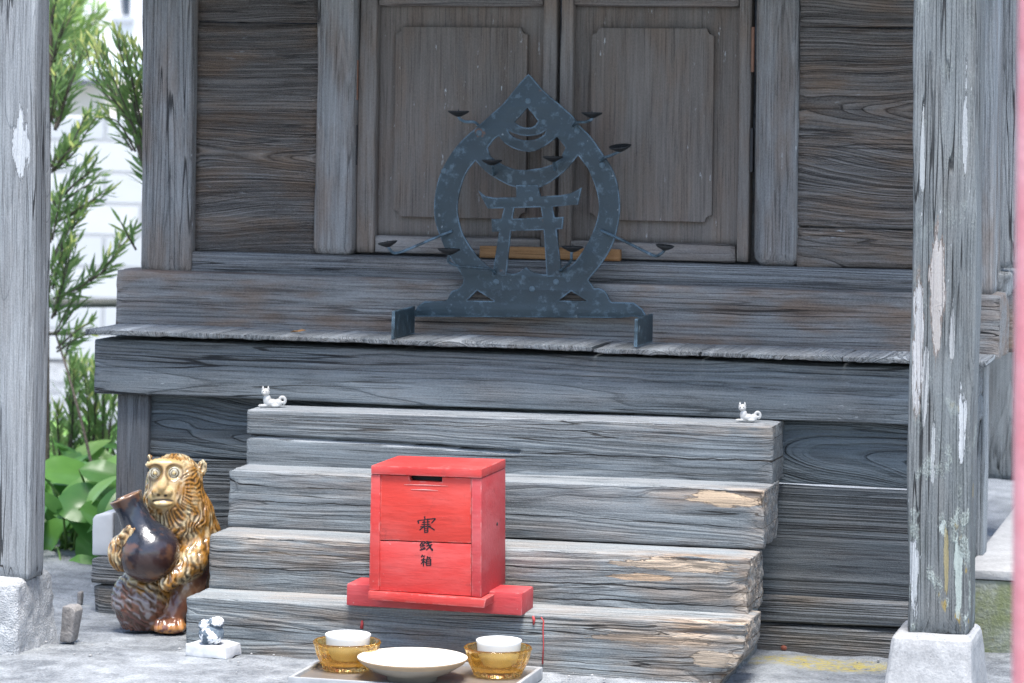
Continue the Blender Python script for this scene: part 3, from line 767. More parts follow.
#@@BOX
YBX = -.41; YBK = -.276
def red_mat(name, base, var, seed, scuff=.35):
    n = NT(name, .55, .35)
    o = n.vadd(n.coord(), (seed*3.1, seed, 0))
    a = n.noise(n.vmul(o, (9, 9, 22)), 1, 4, .6); b = n.noise(n.vmul(o, (22, 150, 150)), 1, 3, .6); k = n.noise(o, 130, 4, .65)
    pale = tuple(min(1, q+.10+.12*(1-q)) for q in base)
    c = n.mix(n.math('MULTIPLY', n.ramp(a, .35, .75), var), base, pale)
    c = n.mix(n.math('MULTIPLY', n.ramp(b, .52, .75), .35), c, tuple(q*.72 for q in base))
    c = n.mix(n.math('MULTIPLY', n.ramp(k, .66, .74), scuff), c, (.5, .33, .31))
    geo = n.new('ShaderNodeNewGeometry'); bv = n.new('ShaderNodeBevel'); bv.samples = 4; bv.inputs[0].default_value = .004
    dt = n.new('ShaderNodeVectorMath'); dt.operation = 'DOT_PRODUCT'; n.lk(geo.outputs['Normal'], dt.inputs[0]); n.lk(bv.outputs[0], dt.inputs[1])
    ew = n.math('MULTIPLY', n.ramp(dt.outputs['Value'], .997, .93), n.ramp(n.noise(o, 55, 4, .65), .46, .60))
    c = n.mix(n.math('MULTIPLY', ew, .5), c, (.50, .27, .25))
    dk = n.noise(n.vadd(o, (4, 4, 4)), 30, 5, .7)
    c = n.mix(n.math('MULTIPLY', n.ramp(dk, .58, .75), .45), c, (.16, .03, .03))
    n.col(c); n.lk(n.math('MULTIPLY_ADD', a, .3, .45), n.b.inputs['Roughness'])
    n.bump(n.math('ADD', b, n.math('MULTIPLY', k, .4)), .0006, 1)
    return n.m
m_r1 = red_mat('faded_red_paint', (.46, .034, .03), .2, 1)
m_r2 = red_mat('bright_red_paint', (.50, .037, .026), .15, 2, .15)
m_r3 = red_mat('pinkish_red_paint', (.40, .035, .04), .26, 3, .45)
box = thing('offering_box', 'red painted wooden offering box with coin slot and black brush writing on the lowest step', 'offering box', (X(430, 600, -.37), -.37, tops[3]))
def slab(name, pts, Yf, Yb, m, parent, bev=.0015):
    return autosmooth(from_bm(name, prism_bm(pxpoly(pts, Yf), Yf, Yb, bev, 2), m, parent), 40)
# rail first: it carries the box
Yra, Yrb = -.366, -.30
slab('cross_rail', [(346, 605.5), (522, 616), (522.5, 593), (346.6, 583.5)], Yra, Yrb, m_r3, box, .003)
slab('lid', [(371, 474.2), (481.6, 478.2), (481.6, 469.2), (371, 465.6)], YBX-.002, YBK-.002, m_r1, box, .0014)
body = slab('body', [(380, 590), (471.5, 596), (471, 478.5), (380.5, 474.8)], YBX+.022, YBK, m_black, box, .0005)
slab('side_board', [(471.5, 596.6), (481.4, 597.4), (481.5, 478.4), (471.2, 478)], YBX, YBK, m_r3, box, .0014)
slab('side_board', [(369, 590), (379.2, 590.6), (380.2, 474.8), (371, 474.4)], YBX, YBK, m_r1, box, .0014)
slab('back_board', [(369, 590), (481.4, 597.4), (481.5, 478.4), (371, 474.4)], YBK+.0015, YBK+.008, m_r1, box, .001)
fp = slab('front_panel', [(380, 540.0), (398, 540.4), (412, 541.2), (430, 541.6), (452, 542.6), (471.3, 543.2), (471.3, 478.2), (442, 477.2), (442, 482.2), (410, 480.6), (409, 476), (380.6, 475)], YBX+.0022, YBX+.016, m_r2, box, .0009)
lpnl = slab('front_panel', [(379.6, 590.4), (471.4, 596.2), (471.4, 544.0), (452, 543.5), (430, 542.5), (412, 542.0), (398, 541.3), (379.8, 541)], YBX+.0026, YBX+.016, m_r1, box, .0009)
slab('bottom_board', [(368, 599.8), (484.2, 608.2), (486, 599.2), (368, 591.2)], YBX-.007, Yra-.0025, m_r1, box, .0015)
# scratches under the slot, a nail hole
m_scr = plain('scraped_pink_paint', (.62, .3, .28), .6, .3, .15, 80)
for (a, b, c, d) in ((404, 484.6, 448, 486), (411, 489.5, 438, 490.6)):
    v, f = tube([P(a, b, YBX+.0020), P((a+c)/2, (b+d)/2-.3, YBX+.0018), P(c, d, YBX+.0020)], [.0003, .0006, .0002], 6)
    obj('scratch', v, f, m_scr, fp)
xs_ = X(481.5, 540, YBX)
v, f = lathe([(0, 0), (.0026, 0), (.0022, .0012), (0, .0012)], (xs_-.0003, YBX+.085, Z(498, 524, YBX+.085)), 14, axis=(1, 0, 0))
obj('nail_hole', v, f, m_black, box)
m_ink = plain('black_ink', (.012, .012, .016), .7, .2, .2, 60)
Q = 9.76
chars = [
 # sai
 [(190, 110, 196, 142, 9), (126, 150, 134, 184, 10), (126, 152, 205, 142, 6), (205, 142, 300, 131, 8), (298, 133, 256, 180, 9), (166, 171, 246, 163, 6), (160, 192, 250, 186, 6),
  (148, 214, 256, 204, 7), (186, 150, 188, 210, 8), (222, 148, 222, 206, 8), (190, 206, 140, 246, 8), (225, 204, 292, 246, 9), (190, 214, 190, 266, 7), (222, 214, 223, 268, 8), (190, 231, 222, 229, 5), (190, 248, 222, 247, 5), (186, 267, 226, 265, 7)],
 # sen
 [(178, 348, 143, 396, 9), (178, 352, 204, 372, 9), (160, 381, 198, 374, 6), (148, 402, 200, 392, 7), (175, 380, 176, 436, 8), (143, 441, 204, 424, 8), (152, 410, 162, 426, 6), (196, 407, 186, 422, 6),
  (205, 378, 263, 361, 7), (205, 401, 268, 384, 7), (214, 348, 240, 405, 10), (240, 405, 270, 447, 11), (270, 448, 271, 424, 5), (256, 394, 206, 440, 8)],
 # bako
 [(170, 485, 158, 512, 8), (165, 500, 197, 495, 6), (182, 500, 189, 513, 6), (222, 500, 213, 524, 8), (219, 514, 252, 508, 6), (236, 512, 243, 523, 6),
  (156, 537, 202, 528, 8), (180, 514, 180, 600, 9), (180, 541, 157, 578, 7), (182, 545, 202, 566, 7), (208, 530, 208, 592, 8), (250, 524, 251, 594, 9), (208, 531, 250, 525, 7), (208, 549, 250, 546, 6), (208, 568, 250, 566, 6), (208, 589, 250, 587, 7)]]
for ci, strokes in enumerate(chars):
    bm = bmesh.new()
    Yi = YBX+.0022-.00025 if ci == 0 else YBX+.0026-.00025
    for si, (a, b, c, d, wd) in enumerate(strokes):
        a, b, c, d = 405+a/Q, 505+b/Q, 405+c/Q, 505+d/Q; hw = wd/Q*.78
        L = math.hypot(c-a, d-b); tx, ty = (c-a)/L, (d-b)/L; nx, ny = -ty, tx
        pts = []
        for t, k in ((0, .55), (.12, 1.15), (.5, .85), (.85, .95), (1, .35)):
            pts.append((a+tx*L*t+nx*hw*k, b+ty*L*t+ny*hw*k))
        for t, k in ((1, .35), (.85, .95), (.5, .85), (.12, 1.15), (0, .55)):
            pts.append((a+tx*L*t-nx*hw*k, b+ty*L*t-ny*hw*k))
        prism_bm(pxpoly(pts, Yi), Yi-.000012*si, Yi+.0006, 0, 1, bm)
    from_bm('brush_character', bm, m_ink, fp if ci == 0 else lpnl)

#@@STAND
def steel_mat():
    n = NT('worn_blue_grey_painted_steel', .5, .45)
    o = n.coord()
    a = n.noise(o, 16, 4, .6); k = n.noise(o, 75, 4, .65); g = n.noise(o, 300, 2, .6)
    c = n.mix(a, (.011, .022, .029), (.033, .058, .072))
    c = n.mix(n.math('MULTIPLY', n.ramp(k, .52, .70), .5), c, (.12, .18, .22))
    c = n.mix(n.math('MULTIPLY', n.ramp(n.noise(n.vadd(o, (5, 2, 8)), 42, 3, .6), .66, .72), .6), c, (.33, .38, .4))
    c = n.mix(n.math('MULTIPLY', n.ramp(n.noise(n.vadd(o, (1, 9, 3)), 30, 3, .6), .70, .76), .8), c, (.12, .06, .035))
    geo = n.new('ShaderNodeNewGeometry'); bv = n.new('ShaderNodeBevel'); bv.samples = 4; bv.inputs[0].default_value = .0042
    dt = n.new('ShaderNodeVectorMath'); dt.operation = 'DOT_PRODUCT'; n.lk(geo.outputs['Normal'], dt.inputs[0]); n.lk(bv.outputs[0], dt.inputs[1])
    ew = n.math('MULTIPLY', n.ramp(dt.outputs['Value'], .998, .95), n.ramp(n.noise(o, 28, 3, .6), .40, .56))
    c = n.mix(n.math('MULTIPLY', ew, .85), c, (.15, .24, .31))
    n.col(c); n.lk(n.math('MULTIPLY_ADD', k, .35, .3), n.b.inputs['Roughness'])
    n.bump(n.math('ADD', k, n.math('MULTIPLY', g, .4)), .0007, 1)
    return n.m
m_st = steel_mat()
m_dish = plain('sooty_dark_iron', (.022, .025, .027), .55, .4, .5, 90, .0006, .4)
YST = .06
stand = thing('candle_stand', 'blue-grey cut steel candle stand with a torii inside a flame ring on the ledge', 'candle stand', (X(527, 330, YST), .03, z_pl1))
def curve_plate(name, outer, holes, Yf, th, parent, smooth_outer=True, bev=.0007):
    cu = bpy.data.curves.new(name, 'CURVE'); cu.dimensions = '2D'; cu.fill_mode = 'BOTH'
    cu.extrude = th/2-bev; cu.bevel_depth = bev; cu.bevel_resolution = 1
    for pts in [outer]+holes:
        s = cu.splines.new('POLY'); q = pxpoly(pts, Yf)
        s.points.add(len(q)-1); s.use_cyclic_u = True
        for pt, (a, b) in zip(s.points, q): pt.co = (a, b, 0, 1)
    o = bpy.data.objects.new(name, cu); C.objects.link(o)
    dg = bpy.context.evaluated_depsgraph_get(); dg.update()
    me = bpy.data.meshes.new_from_object(o.evaluated_get(dg))
    v = np.array([q.co[:] for q in me.vertices]); f = [list(p.vertices) for p in me.polygons]
    bpy.data.objects.remove(o); bpy.data.curves.remove(cu); bpy.data.meshes.remove(me)
    # drawing plane XY -> world XZ
    w_ = np.stack([v[:, 0], Yf+th/2-v[:, 2], v[:, 1]], 1)
    bm = bmesh.new()
    vs = [bm.verts.new(c) for c in w_]
    for q in f:
        try: bm.faces.new([vs[i] for i in q])
        except ValueError: pass
    bmesh.ops.remove_doubles(bm, verts=bm.verts[:], dist=.00005)
    bmesh.ops.triangulate(bm, faces=[q for q in bm.faces if len(q.verts) > 4])
    o = from_bm(name, bm, m_st, parent); return autosmooth(o, 40)
def sm(pts, closed=False, k=4):
    return [tuple(q) for q in smooth_path(pts, k)]
left_out = sm([(528, 74.7), (518.4, 85.2), (504.4, 102.8), (492, 114.2), (478, 126.5), (462.2, 140.6), (450.8, 154.6), (442, 170.5), (437, 186), (434.4, 204), (435.2, 219.8), (439.7, 234.7), (447, 252), (457, 266.5), (464, 278.3)])
base_l = [(463.3, 283)] + sm([(461, 287), (457, 290), (452, 291.5), (449.5, 296), (447.6, 299.4), (444.6, 301.4)], k=3) + [(424.5, 301.9), (418.5, 306), (412.8, 314.3), (414.5, 316.3)]
base_r = [(619.5, 317.6), (633, 316.2), (646.9, 318.2), (641.9, 309.4), (633.2, 303), (611, 302.4)] + sm([(609, 300), (607, 295), (603, 290.5), (598, 288.6), (594, 289), (591.5, 285)], k=3) + [(587.5, 280)]
right_out = sm([(592, 274.5), (602, 262), (612, 244.7), (617.5, 224.8), (619.5, 207.4), (617.5, 187), (612.3, 170.4), (602.6, 154.6), (590.3, 137), (578, 124.7), (572.7, 116.8), (556.9, 102.8), (542.8, 90.5), (530.5, 76.4)])
outer = left_out + base_l + base_r + right_out
H1 = [(527.5, 107), (538.5, 121)] + sm([(536, 125), (532, 127.4), (526, 128), (520, 126.5), (514, 122)])
H2 = sm([(506, 128.6), (513, 132.5), (520, 134.8), (527, 135.6), (535, 135), (541, 133), (547, 129)]) + sm([(545, 134.5), (538, 138.8), (527, 140.8), (517, 139), (510, 135)])
H3 = sm([(499, 135.3), (504.4, 142.3), (515, 148.5), (529, 151.5), (541, 147.6), (551.6, 140.6), (557, 136.2)]) + [(566, 147.5)] + sm([(561, 158), (551.6, 165), (537.6, 168.9), (520, 170.4), (508, 167.5), (497, 162), (489.5, 156)]) + [(487, 148), (493.5, 139)]
H4 = sm([(475.4, 160), (483.3, 168.7), (492, 175.5), (505, 183), (516, 187), (527, 188.5), (537, 187.8), (548, 183), (558, 176), (568, 167), (578, 154.6)]) + \
     sm([(588.5, 168.7), (594.4, 183), (598.4, 197.4), (599, 209.9), (595.9, 224.8), (588.4, 242.2), (577.2, 259.6), (570, 267)]) + \
     sm([(564.8, 270), (556, 274), (547, 275), (538, 274), (531, 271.5), (526, 268)]) + sm([(524.2, 269), (516, 274), (506, 273.5), (497, 271.5), (489.4, 268.3)]) + \
     sm([(477, 257), (467, 242.2), (460.8, 229.8), (457, 209.9), (459, 193), (463, 179), (468, 169)])
H5 = [(477, 290), (465.8, 301), (495.6, 301.5)]; H6 = [(571, 290.7), (557.3, 301), (588.4, 301.5)]
curve_plate('flame_plate', outer, [H1, H2, H3, H4, H5, H6], YST, .0045, stand)
gate_o = [(479.5, 192.3), (485, 196.5), (494, 198.2), (516.5, 197.6), (516.5, 185.5), (537, 185.5), (540.5, 196.8), (560, 195.8), (571, 193.5), (581, 188.5), (577.5, 204.2), (552, 206.4), (554.2, 218), (563, 217.3), (562, 228.5), (556, 229), (561.5, 276), (547, 276.5), (544, 229.6), (510.5, 230.6), (505.8, 275.5), (492.5, 275.5), (499.5, 231.2), (492.4, 231.4), (491.6, 219.3), (501.5, 219.2), (504.5, 207.8), (488, 208.2), (484.5, 202)]
gate_h = [(514, 207.6), (541, 206.8), (542.8, 217.8), (511.8, 219.2)]
curve_plate('torii_gate', gate_o, [gate_h], YST-.001, .0045, stand)
# weld spots
for (a, b) in ((528, 101), (479, 133), (444, 171), (577, 131), (602, 165), (531, 199), (496, 282), (556, 282), (532, 289)):
    v, f = lathe([(0, .0016), (.0025, .0013), (.0045, .0004), (.0052, -.0006), (0, -.0006)], P(a, b, YST-.0002), 14, axis=(0, -1, 0))
    obj('weld_spot', v, f, m_weld if 'm_weld' in globals() else globals().setdefault('m_weld', plain('bleached_blue_weld', (.085, .125, .15), .6, .3, .7, 300)), stand)
# legs: flat strips bent forward at both ends
YL0 = -.05
for (a, w_) in ((391, 1), (634, 1)):
    xf = X(a, 330, YL0); zt_ = Z(a, 311 if a < 500 else 319, YL0)
    bm = bmesh.new()
    prof = [(YL0, z_pl1+.001), (YL0+.004, zt_), (YST+.006, zt_+.001), (YST+.006, z_pl1+.001), (YST-.03, z_pl1+.001), (YST-.034, zt_-.012), (YL0+.022, zt_-.012), (YL0+.018, z_pl1+.001)] if False else [(YL0, z_pl1+.0005), (YL0+.003, zt_), (YST+.004, zt_+.001), (YST+.004, z_pl1+.0005)]
    A_ = [bm.verts.new((xf, y, z)) for y, z in prof]; B_ = [bm.verts.new((xf+.005, y, z)) for y, z in prof]
    bm.faces.new(A_); bm.faces.new(B_[::-1])
    for k in range(4): bm.faces.new((A_[k], B_[k], B_[(k+1) % 4], A_[(k+1) % 4]))
    bmesh.ops.bevel(bm, geom=bm.edges[:], offset=.0008, segments=1, affect='EDGES')
    from_bm('leg', bm, m_st, stand)
def holder(dc, rw, arm, dy, tilt=(0, 0, 1)):
    """dc: dish rim centre px, rw: rim width px, arm: px path from the dish foot to the plate, dy: how far in front"""
    Yd = YST-dy
    c = P(*dc, Yd); r = rw/2/scale_at(c)
    n = len(arm)
    pts = [P(a, b, Yd+(YST-.001-Yd)*(k/(n-1))**1.2) for k, (a, b) in enumerate(arm)]
    pts = [c-np.array(tilt)*r*.42] + pts
    v, f = tube(smooth_path(pts, 5), .0023, 8)
    h = obj('candle_holder', v, f, m_st, stand)
    v, f = lathe([(0, -r*.50), (r*.22, -r*.46), (r*.55, -r*.30), (r*.9, -.0008-r*.05), (r, .0006), (r*.97, .0012), (r*.6, -r*.14), (r*.2, -r*.24), (0, -r*.25)], c, 28, axis=tilt)
    obj('drip_dish', v, f, m_dish, h)
    v, f = lathe([(0, -r*.28), (.0012, -r*.26), (.0009, r*.1), (0, r*.28)], c, 8, axis=tilt)
    obj('spike', v, f, m_dish, h)
holder((458.5, 111.5), 22, [(460, 119), (465, 121.6), (474, 122), (478, 125)], .035)
holder((592, 113), 22, [(591, 120), (585, 122), (577, 122.5), (573, 126)], .035)
holder((620, 146.5), 23, [(618, 152), (612, 155), (604, 158), (601, 161)], .04, (-.08, -.18, .97))
holder((492, 160.5), 21, [(492.5, 165), (493, 170), (493.5, 175)], .03)
holder((553, 157), 21, [(553.5, 160), (554, 164), (554.5, 170)], .03)
holder((387.5, 242.5), 20, [(389, 248), (394, 253), (405, 250.5), (430, 240), (452, 231)], .07, (-.16, -.05, .98))
holder((665, 246), 19, [(662, 253), (656, 256), (646, 252), (622, 240), (601, 230.5)], .07, (.10, -.05, .99))
holder((449, 249.5), 23, [(448.5, 257), (449, 262), (458, 266), (475, 267.5), (490, 269), (495, 274)], .06)
holder((572.5, 247), 22, [(571.5, 253), (571, 261), (566, 266), (560, 271)], .045)

# wooden bar lying on the sill behind the stand
m_bar = W('tan_bar_wood', seed=171, dark=(.2, .10, .04), light=(.42, .24, .11), brown=(.3, .17, .08), brown_amt=.3, ring=.004, pith=(0, .05), wave=.01, fleck=.1, ridge=.3, crack=.2, bump=.0006)
Ybar = .114
zbar = sl_top+.001
bx0, bx1 = X(479, 256, Ybar), X(620, 256, Ybar)
bar = thing('wooden_bar', 'short tan wooden bar lying on the door sill behind the candle stand', 'bar', ((bx0+bx1)/2, Ybar+.01, zbar))
board('bar', m_bar, bar, (bx0, Ybar, zbar), (bx1, Ybar+.016, zbar+.0195), seed=172, r=.0015, edge=.001, wear=.0004, warp=.0002)

#@@SMALL
# ---- tableware
TZ = GZ+.010
m_tray = NT('brown_lacquer_tray', .32, .5)
_a = m_tray.noise(m_tray.coord(), 22, 4, .6); _b = m_tray.noise(m_tray.vmul(m_tray.coord(), (30, 300, 300)), 1, 3, .6)
m_tray.col(m_tray.mix(m_tray.math('ADD', m_tray.math('MULTIPLY', _a, .7), m_tray.math('MULTIPLY', _b, .5), clamp=True), (.06, .05, .042), (.19, .165, .145)))
m_tray.lk(m_tray.math('MULTIPLY_ADD', _a, .5, .12), m_tray.b.inputs['Roughness']); m_tray = m_tray.m
m_rim = plain('worn_pale_tray_edge', (.30, .31, .32), .5, .4, .35, 60, .0005)
pA = G(288, 676, TZ+.003); pB = G(543, 666, TZ+.003)
tx0, tx1 = pA[0], pB[0]; ty1 = pB[1]; ty0 = pA[1]
tray = thing('serving_tray', 'worn square brown tray with pale rim on the ground before the steps', 'tray', ((tx0+tx1)/2, (ty0+ty1)/2, GZ))
autosmooth(from_bm('tray_base', prism_bm(box_poly(tx0+.004, tx1-.004, GZ-.004, TZ-.003), ty0+.004, ty1-.004, .001), m_tray, tray), 40)
for nm, (xa, xb, ya, yb_) in (('rim', (tx0, tx1, ty0, ty0+.006)), ('rim', (tx0, tx1, ty1-.006, ty1)), ('rim', (tx0, tx0+.006, ty0+.0065, ty1-.0065)), ('rim', (tx1-.006, tx1, ty0+.0065, ty1-.0065))):
    autosmooth(from_bm(nm, prism_bm(box_poly(xa, xb, GZ-.005, TZ+.002), ya, yb_, .0018), m_rim, tray), 40)
gm = NT('amber_pressed_glass', .04, .5)
gm.b.inputs['Base Color'].default_value = (.995, .78, .34, 1); gm.b.inputs['Transmission Weight'].default_value = 1; gm.b.inputs['IOR'].default_value = 1.48
_t = gm.new('ShaderNodeBsdfTranslucent'); _t.inputs[0].default_value = (.95, .55, .13, 1); _m = gm.new('ShaderNodeMixShader'); _m.inputs[0].default_value = .10
gm.t.links.new(gm.b.outputs[0], _m.inputs[1]); gm.t.links.new(_t.outputs[0], _m.inputs[2]); gm.t.links.new(_m.outputs[0], gm.out.inputs[0])
m_gl = gm.m
m_white = plain('white_glazed_porcelain', (.70, .71, .71), .18, .5, .03, 20)
m_cream = plain('cream_glazed_stoneware', (.62, .585, .51), .3, .5, .06, 30)
m_unglz = plain('buff_unglazed_clay', (.34, .295, .24), .7, .3, .15, 60, .0003)
TS = TZ-.003
def glass_bowl(cx, rim_y, wpx, label):
    # foot centre on the tray
    zr_ = .040
    c = G(cx, rim_y, TS+zr_); r = wpx/2/scale_at(c)
    o = (c[0], c[1], TS)
    def wob(a, rr, z): return 1+.035*abs(math.sin(a*9))*(1.0 if z < .04 else .4)*(1 if rr > .5*r else 0)-.02
    prof = [(0, .004), (.30*r, .003), (.62*r, .0008), (.70*r, .002), (.76*r, .009), (.90*r, .022), (.97*r, .036), (r, zr_-.001), (r*.985, zr_+.0008), (r*.955, zr_-.001), (r*.925, .034), (.85*r, .021), (.66*r, .011), (.3*r, .0085), (0, .0085)]
    v, f = lathe(prof, o, 108, wob)
    b = obj('glass_bowl', v, f, m_gl, None, True, loc=o); tag(b, label, 'bowl', 'amber glass bowls')
    return c, r, o
def cup(c, r, o, wpx, rim_y, cx, label):
    h = .041; z0 = TS+.0092
    # stands on the bowl's floor
    rr = wpx/2/scale_at(c)
    oo = (o[0]+.001, o[1]+.001, z0)
    prof = [(0, .0012), (.55*rr, .0012), (.55*rr, 0), (.62*rr, 0), (.66*rr, .004), (.84*rr, .012), (.93*rr, .022), (.97*rr, .036), (rr, h-.001), (rr*.985, h), (rr*.95, h-.001), (.91*rr, .034), (.86*rr, .022), (.7*rr, .0105), (.4*rr, .006), (0, .0055)]
    v, f = lathe(prof, oo, 56)
    k = obj('porcelain_cup', v, f, m_white, None, True, loc=oo); tag(k, label, 'cup', 'white cups in the glass bowls')
c1 = glass_bowl(347, 641, 68, 'fluted amber glass bowl left of the cream dish, nearer the grey figurine')
cup(*c1, 46, 634, 348, 'white porcelain cup standing in the left amber glass bowl')
c2 = glass_bowl(498, 647, 68, 'fluted amber glass bowl right of the cream dish, below the red rail end')
cup(*c2, 46, 639, 497.5, 'white porcelain cup standing in the right amber glass bowl')
pc = G(412.5, 658, TS+.030); pr_ = 55.5/scale_at(pc); po = (pc[0], pc[1], TS)
prof = [(0, .004), (.38*pr_, .004), (.38*pr_, 0), (.44*pr_, 0), (.46*pr_, .006), (.7*pr_, .013), (.93*pr_, .024), (1.0*pr_, .0295), (.995*pr_, .0315), (.965*pr_, .031), (.7*pr_, .0205), (.4*pr_, .0135), (0, .0115)]
v, f = lathe(prof, po, 80)
dish = thing('shallow_dish', 'shallow cream stoneware dish between the two amber glass bowls', 'dish', po)
v1, f1 = lathe(prof[:7], po, 80); obj('underside', v1, f1, m_unglz, dish)
v1, f1 = lathe(prof[8:], po, 80); obj('glazed_bowl', v1, f1, m_cream, dish)
v1, f1 = lathe(prof[6:9], po, 80); obj('tan_rim', v1, f1, plain('tan_rim_glaze', (.36, .25, .15), .35, .5, .25, 50), dish)

# ---- tiny white cat figurines on the top step
m_cat = plain('white_glazed_ceramic', (.56, .55, .52), .35, .5, .3, 120)
def cat(px, py, label, wpx=27, flip=False):
    base = P(px, py, SY[0]+.035); base[2] = zt_top_at(base[0])
    s = wpx/scale_at(base)     # figure length
    t = thing('cat_figurine', label, 'figurine', tuple(base), 'little white cats on the top step')
    def q(a, b, c): return base + rt0*(a*s) + fw*(b*s) + np.array([0, 0, c*s])
    bm = bmesh.new()
    def ell(cx, cy, cz, rx, ry, rz, bm_=None):
        r_ = bmesh.ops.create_icosphere(bm_ if bm_ is not None else bm, subdivisions=3, radius=1)
        for vv in r_['verts']:
            c_ = vv.co; vv.co = Vector(q(cx+c_.x*rx, cy+c_.y*ry, cz+c_.z*rz))
    ell(-.02, 0, .17, .30, .17, .16); ell(.25, .0, .17, .17, .17, .17); ell(-.20, -.01, .28, .16, .15, .24)
    ell(-.36, -.08, .055, .20, .055, .055); ell(-.36, .08, .055, .20, .055, .055); ell(.14, -.13, .07, .17, .06, .07)
    for e in range(0): pass
    o = from_bm('cat_body', bm, m_cat, t, True)
    rem = o.modifiers.new('r', 'REMESH'); rem.mode = 'VOXEL'; rem.voxel_size = s*.022; rem.use_smooth_shade = True
    smo = o.modifiers.new('s', 'SMOOTH'); smo.iterations = 4
    bm = bmesh.new()
    ell(-.26, -.05, .60, .17, .155, .15, bm)
    for sx in (-.10, .10):
        r_ = bmesh.ops.create_cone(bm, cap_ends=True, segments=10, radius1=.075, radius2=.008, depth=.17)
        for vv in r_['verts']:
            c_ = vv.co; vv.co = Vector(q(-.26+sx*1.05+c_.x, -.05+c_.y*.7, .76+c_.z))
    ell(-.29, -.19, .565, .07, .05, .055, bm)
    o = from_bm('head', bm, m_cat, t, True)
    pts = []
    for k in range(22):
        a = R(-80+k*19.5); rr = .155-.0035*k
        pts.append(q(.40+rr*math.cos(a)*.9, .02-.003*k, .24+rr*math.sin(a)+.04))
    v, f = tube(pts, [.062*s]*19+[.05*s, .04*s, .025*s], 10); obj('tail', v, f, m_cat, t)
    for sx in (-.065, .05):
        v, f = lathe([(0, -.01*s), (.02*s, -.008*s), (.02*s, .004*s), (0, .008*s)], q(-.28+sx, -.20, .625), 8, axis=tuple(-fw)); obj('eye', v, f, m_black, t)
sx0, sx1 = X(*step_px[0][0], SY[0]), X(*step_px[0][1], SY[0])
z0_, z1_ = Z(*step_px[0][0], SY[0]), Z(*step_px[0][1], SY[0])
def zt_top_at(x): return .5*(z0_+z1_) + (x-(sx0+sx1)/2)*(z1_-z0_)/(sx1-sx0)*.8 + .001
cat(272, 405, 'tiny white cat figurine with curled tail at the left end of the top step', 25)
cat(748, 426, 'tiny white cat figurine with curled tail at the right end of the top step', 23)

# ---- peeling little figure on a white slab, left of the tray
def rough_bm(bm, amp, fr, seed, sub=2):
    bmesh.ops.subdivide_edges(bm, edges=bm.edges[:], cuts=sub, use_grid_fill=True)
    bm.normal_update()
    p = np.array([q.co[:] for q in bm.verts]); nn = np.array([q.normal[:] for q in bm.verts])
    p += nn*((fbm(p*fr+seed, seed, 4)-.5)*amp)[:, None]
    for q, c in zip(bm.verts, p): q.co = c
    return bm
pn = NT('flaking_white_over_blue_grey', .8, .25)
_k = pn.noise(pn.coord(), 75, 4, .6)
_sx = pn.new('ShaderNodeSeparateXYZ'); pn.lk(pn.coord(), _sx.inputs[0])
_f = pn.ramp(pn.math('ADD', _k, pn.math('MULTIPLY', _sx.outputs[2], 2.2)), .53, .58)
pn.col(pn.mix(_f, pn.mix(pn.noise(pn.coord(), 160, 3), (.05, .075, .10), (.17, .21, .25)), (.78, .79, .80))); pn.bump(pn.math('ADD', _f, pn.noise(pn.coord(), 200, 3)), .0012, 1)
g1 = G(207, 656, GZ)
slb = prism_bm(box_poly(-.033, .034, GZ-.003, GZ+.015), -.018, .03, .002, 2)
bmesh.ops.rotate(slb, verts=slb.verts[:], matrix=Matrix.Rotation(R(-8), 3, 'Z')); bmesh.ops.translate(slb, verts=slb.verts[:], vec=(g1[0], g1[1]+.018, 0))
rough_bm(slb, .007, 60, 4)
o = from_bm('white_slab', slb, plain('chalky_white_stone', (.50, .51, .52), .85, .2, .35, 60, .001), None, True, loc=(g1[0], g1[1]+.018, GZ))
tag(o, 'small chalky white slab on the ground under the flaking grey figurine', 'slab')
g2 = G(208.5, 644.5, GZ+.016)
bm = bmesh.new()
def ell2(bm, c, r, sub=4):
    q = bmesh.ops.create_icosphere(bm, subdivisions=sub, radius=1)
    for vv in q['verts']: vv.co = Vector((c[0]+vv.co.x*r[0], c[1]+vv.co.y*r[1], c[2]+vv.co.z*r[2]))
ell2(bm, (g2[0], g2[1]+.012, GZ+.029), (.0185, .018, .0165)); ell2(bm, (g2[0]+.006, g2[1]+.012, GZ+.046), (.0125, .0125, .0085)); ell2(bm, (g2[0]-.008, g2[1]+.010, GZ+.042), (.011, .011, .009))
bm = rough_bm(bm, .004, 90, 6, 1)
for vv in bm.verts: vv.co.z = max(vv.co.z, GZ+.0158)
o = from_bm('peeling_figurine', bm, pn.m, None, True, loc=(g2[0], g2[1]+.012, GZ+.016))
tag(o, 'worn round blue-grey figurine with flaking white paint standing on a white slab', 'figurine')

# ---- stone chips, leaf, pebbles
def chip(name, pts_px, Yf, th, m, label, cat, seed, lean=0):
    bm = prism_bm(pxpoly(pts_px, Yf), Yf, Yf+th, .003, 2)
    bmesh.ops.triangulate(bm, faces=bm.faces[:]); rough_bm(bm, .004, 60, seed, 2)
    cx_ = np.mean([q.co[:] for q in bm.verts], axis=0)
    o = from_bm(name, bm, m, None, True, loc=(cx_[0], cx_[1], 0)); tag(o, label, cat)
gy = float(G(66, 642)[1])
m_chip = stone_mat('grey_brown_stone', (.16, .15, .145), (.36, .345, .33), 60, .0015)
chip('stone_chip', [(59, 642), (71, 643), (75, 612), (72, 607), (62, 606), (61, 620)], gy, .03, m_chip, 'upright grey stone chip leaning beside the pale granite block', 'stone', 3)
gy2 = float(G(78, 604)[1])
chip('stone_chip', [(76, 606), (81, 606), (81, 592), (77, 592)], gy2, .012, m_chip, 'small brown stub of stone before the green leaves at left', 'stone', 4)
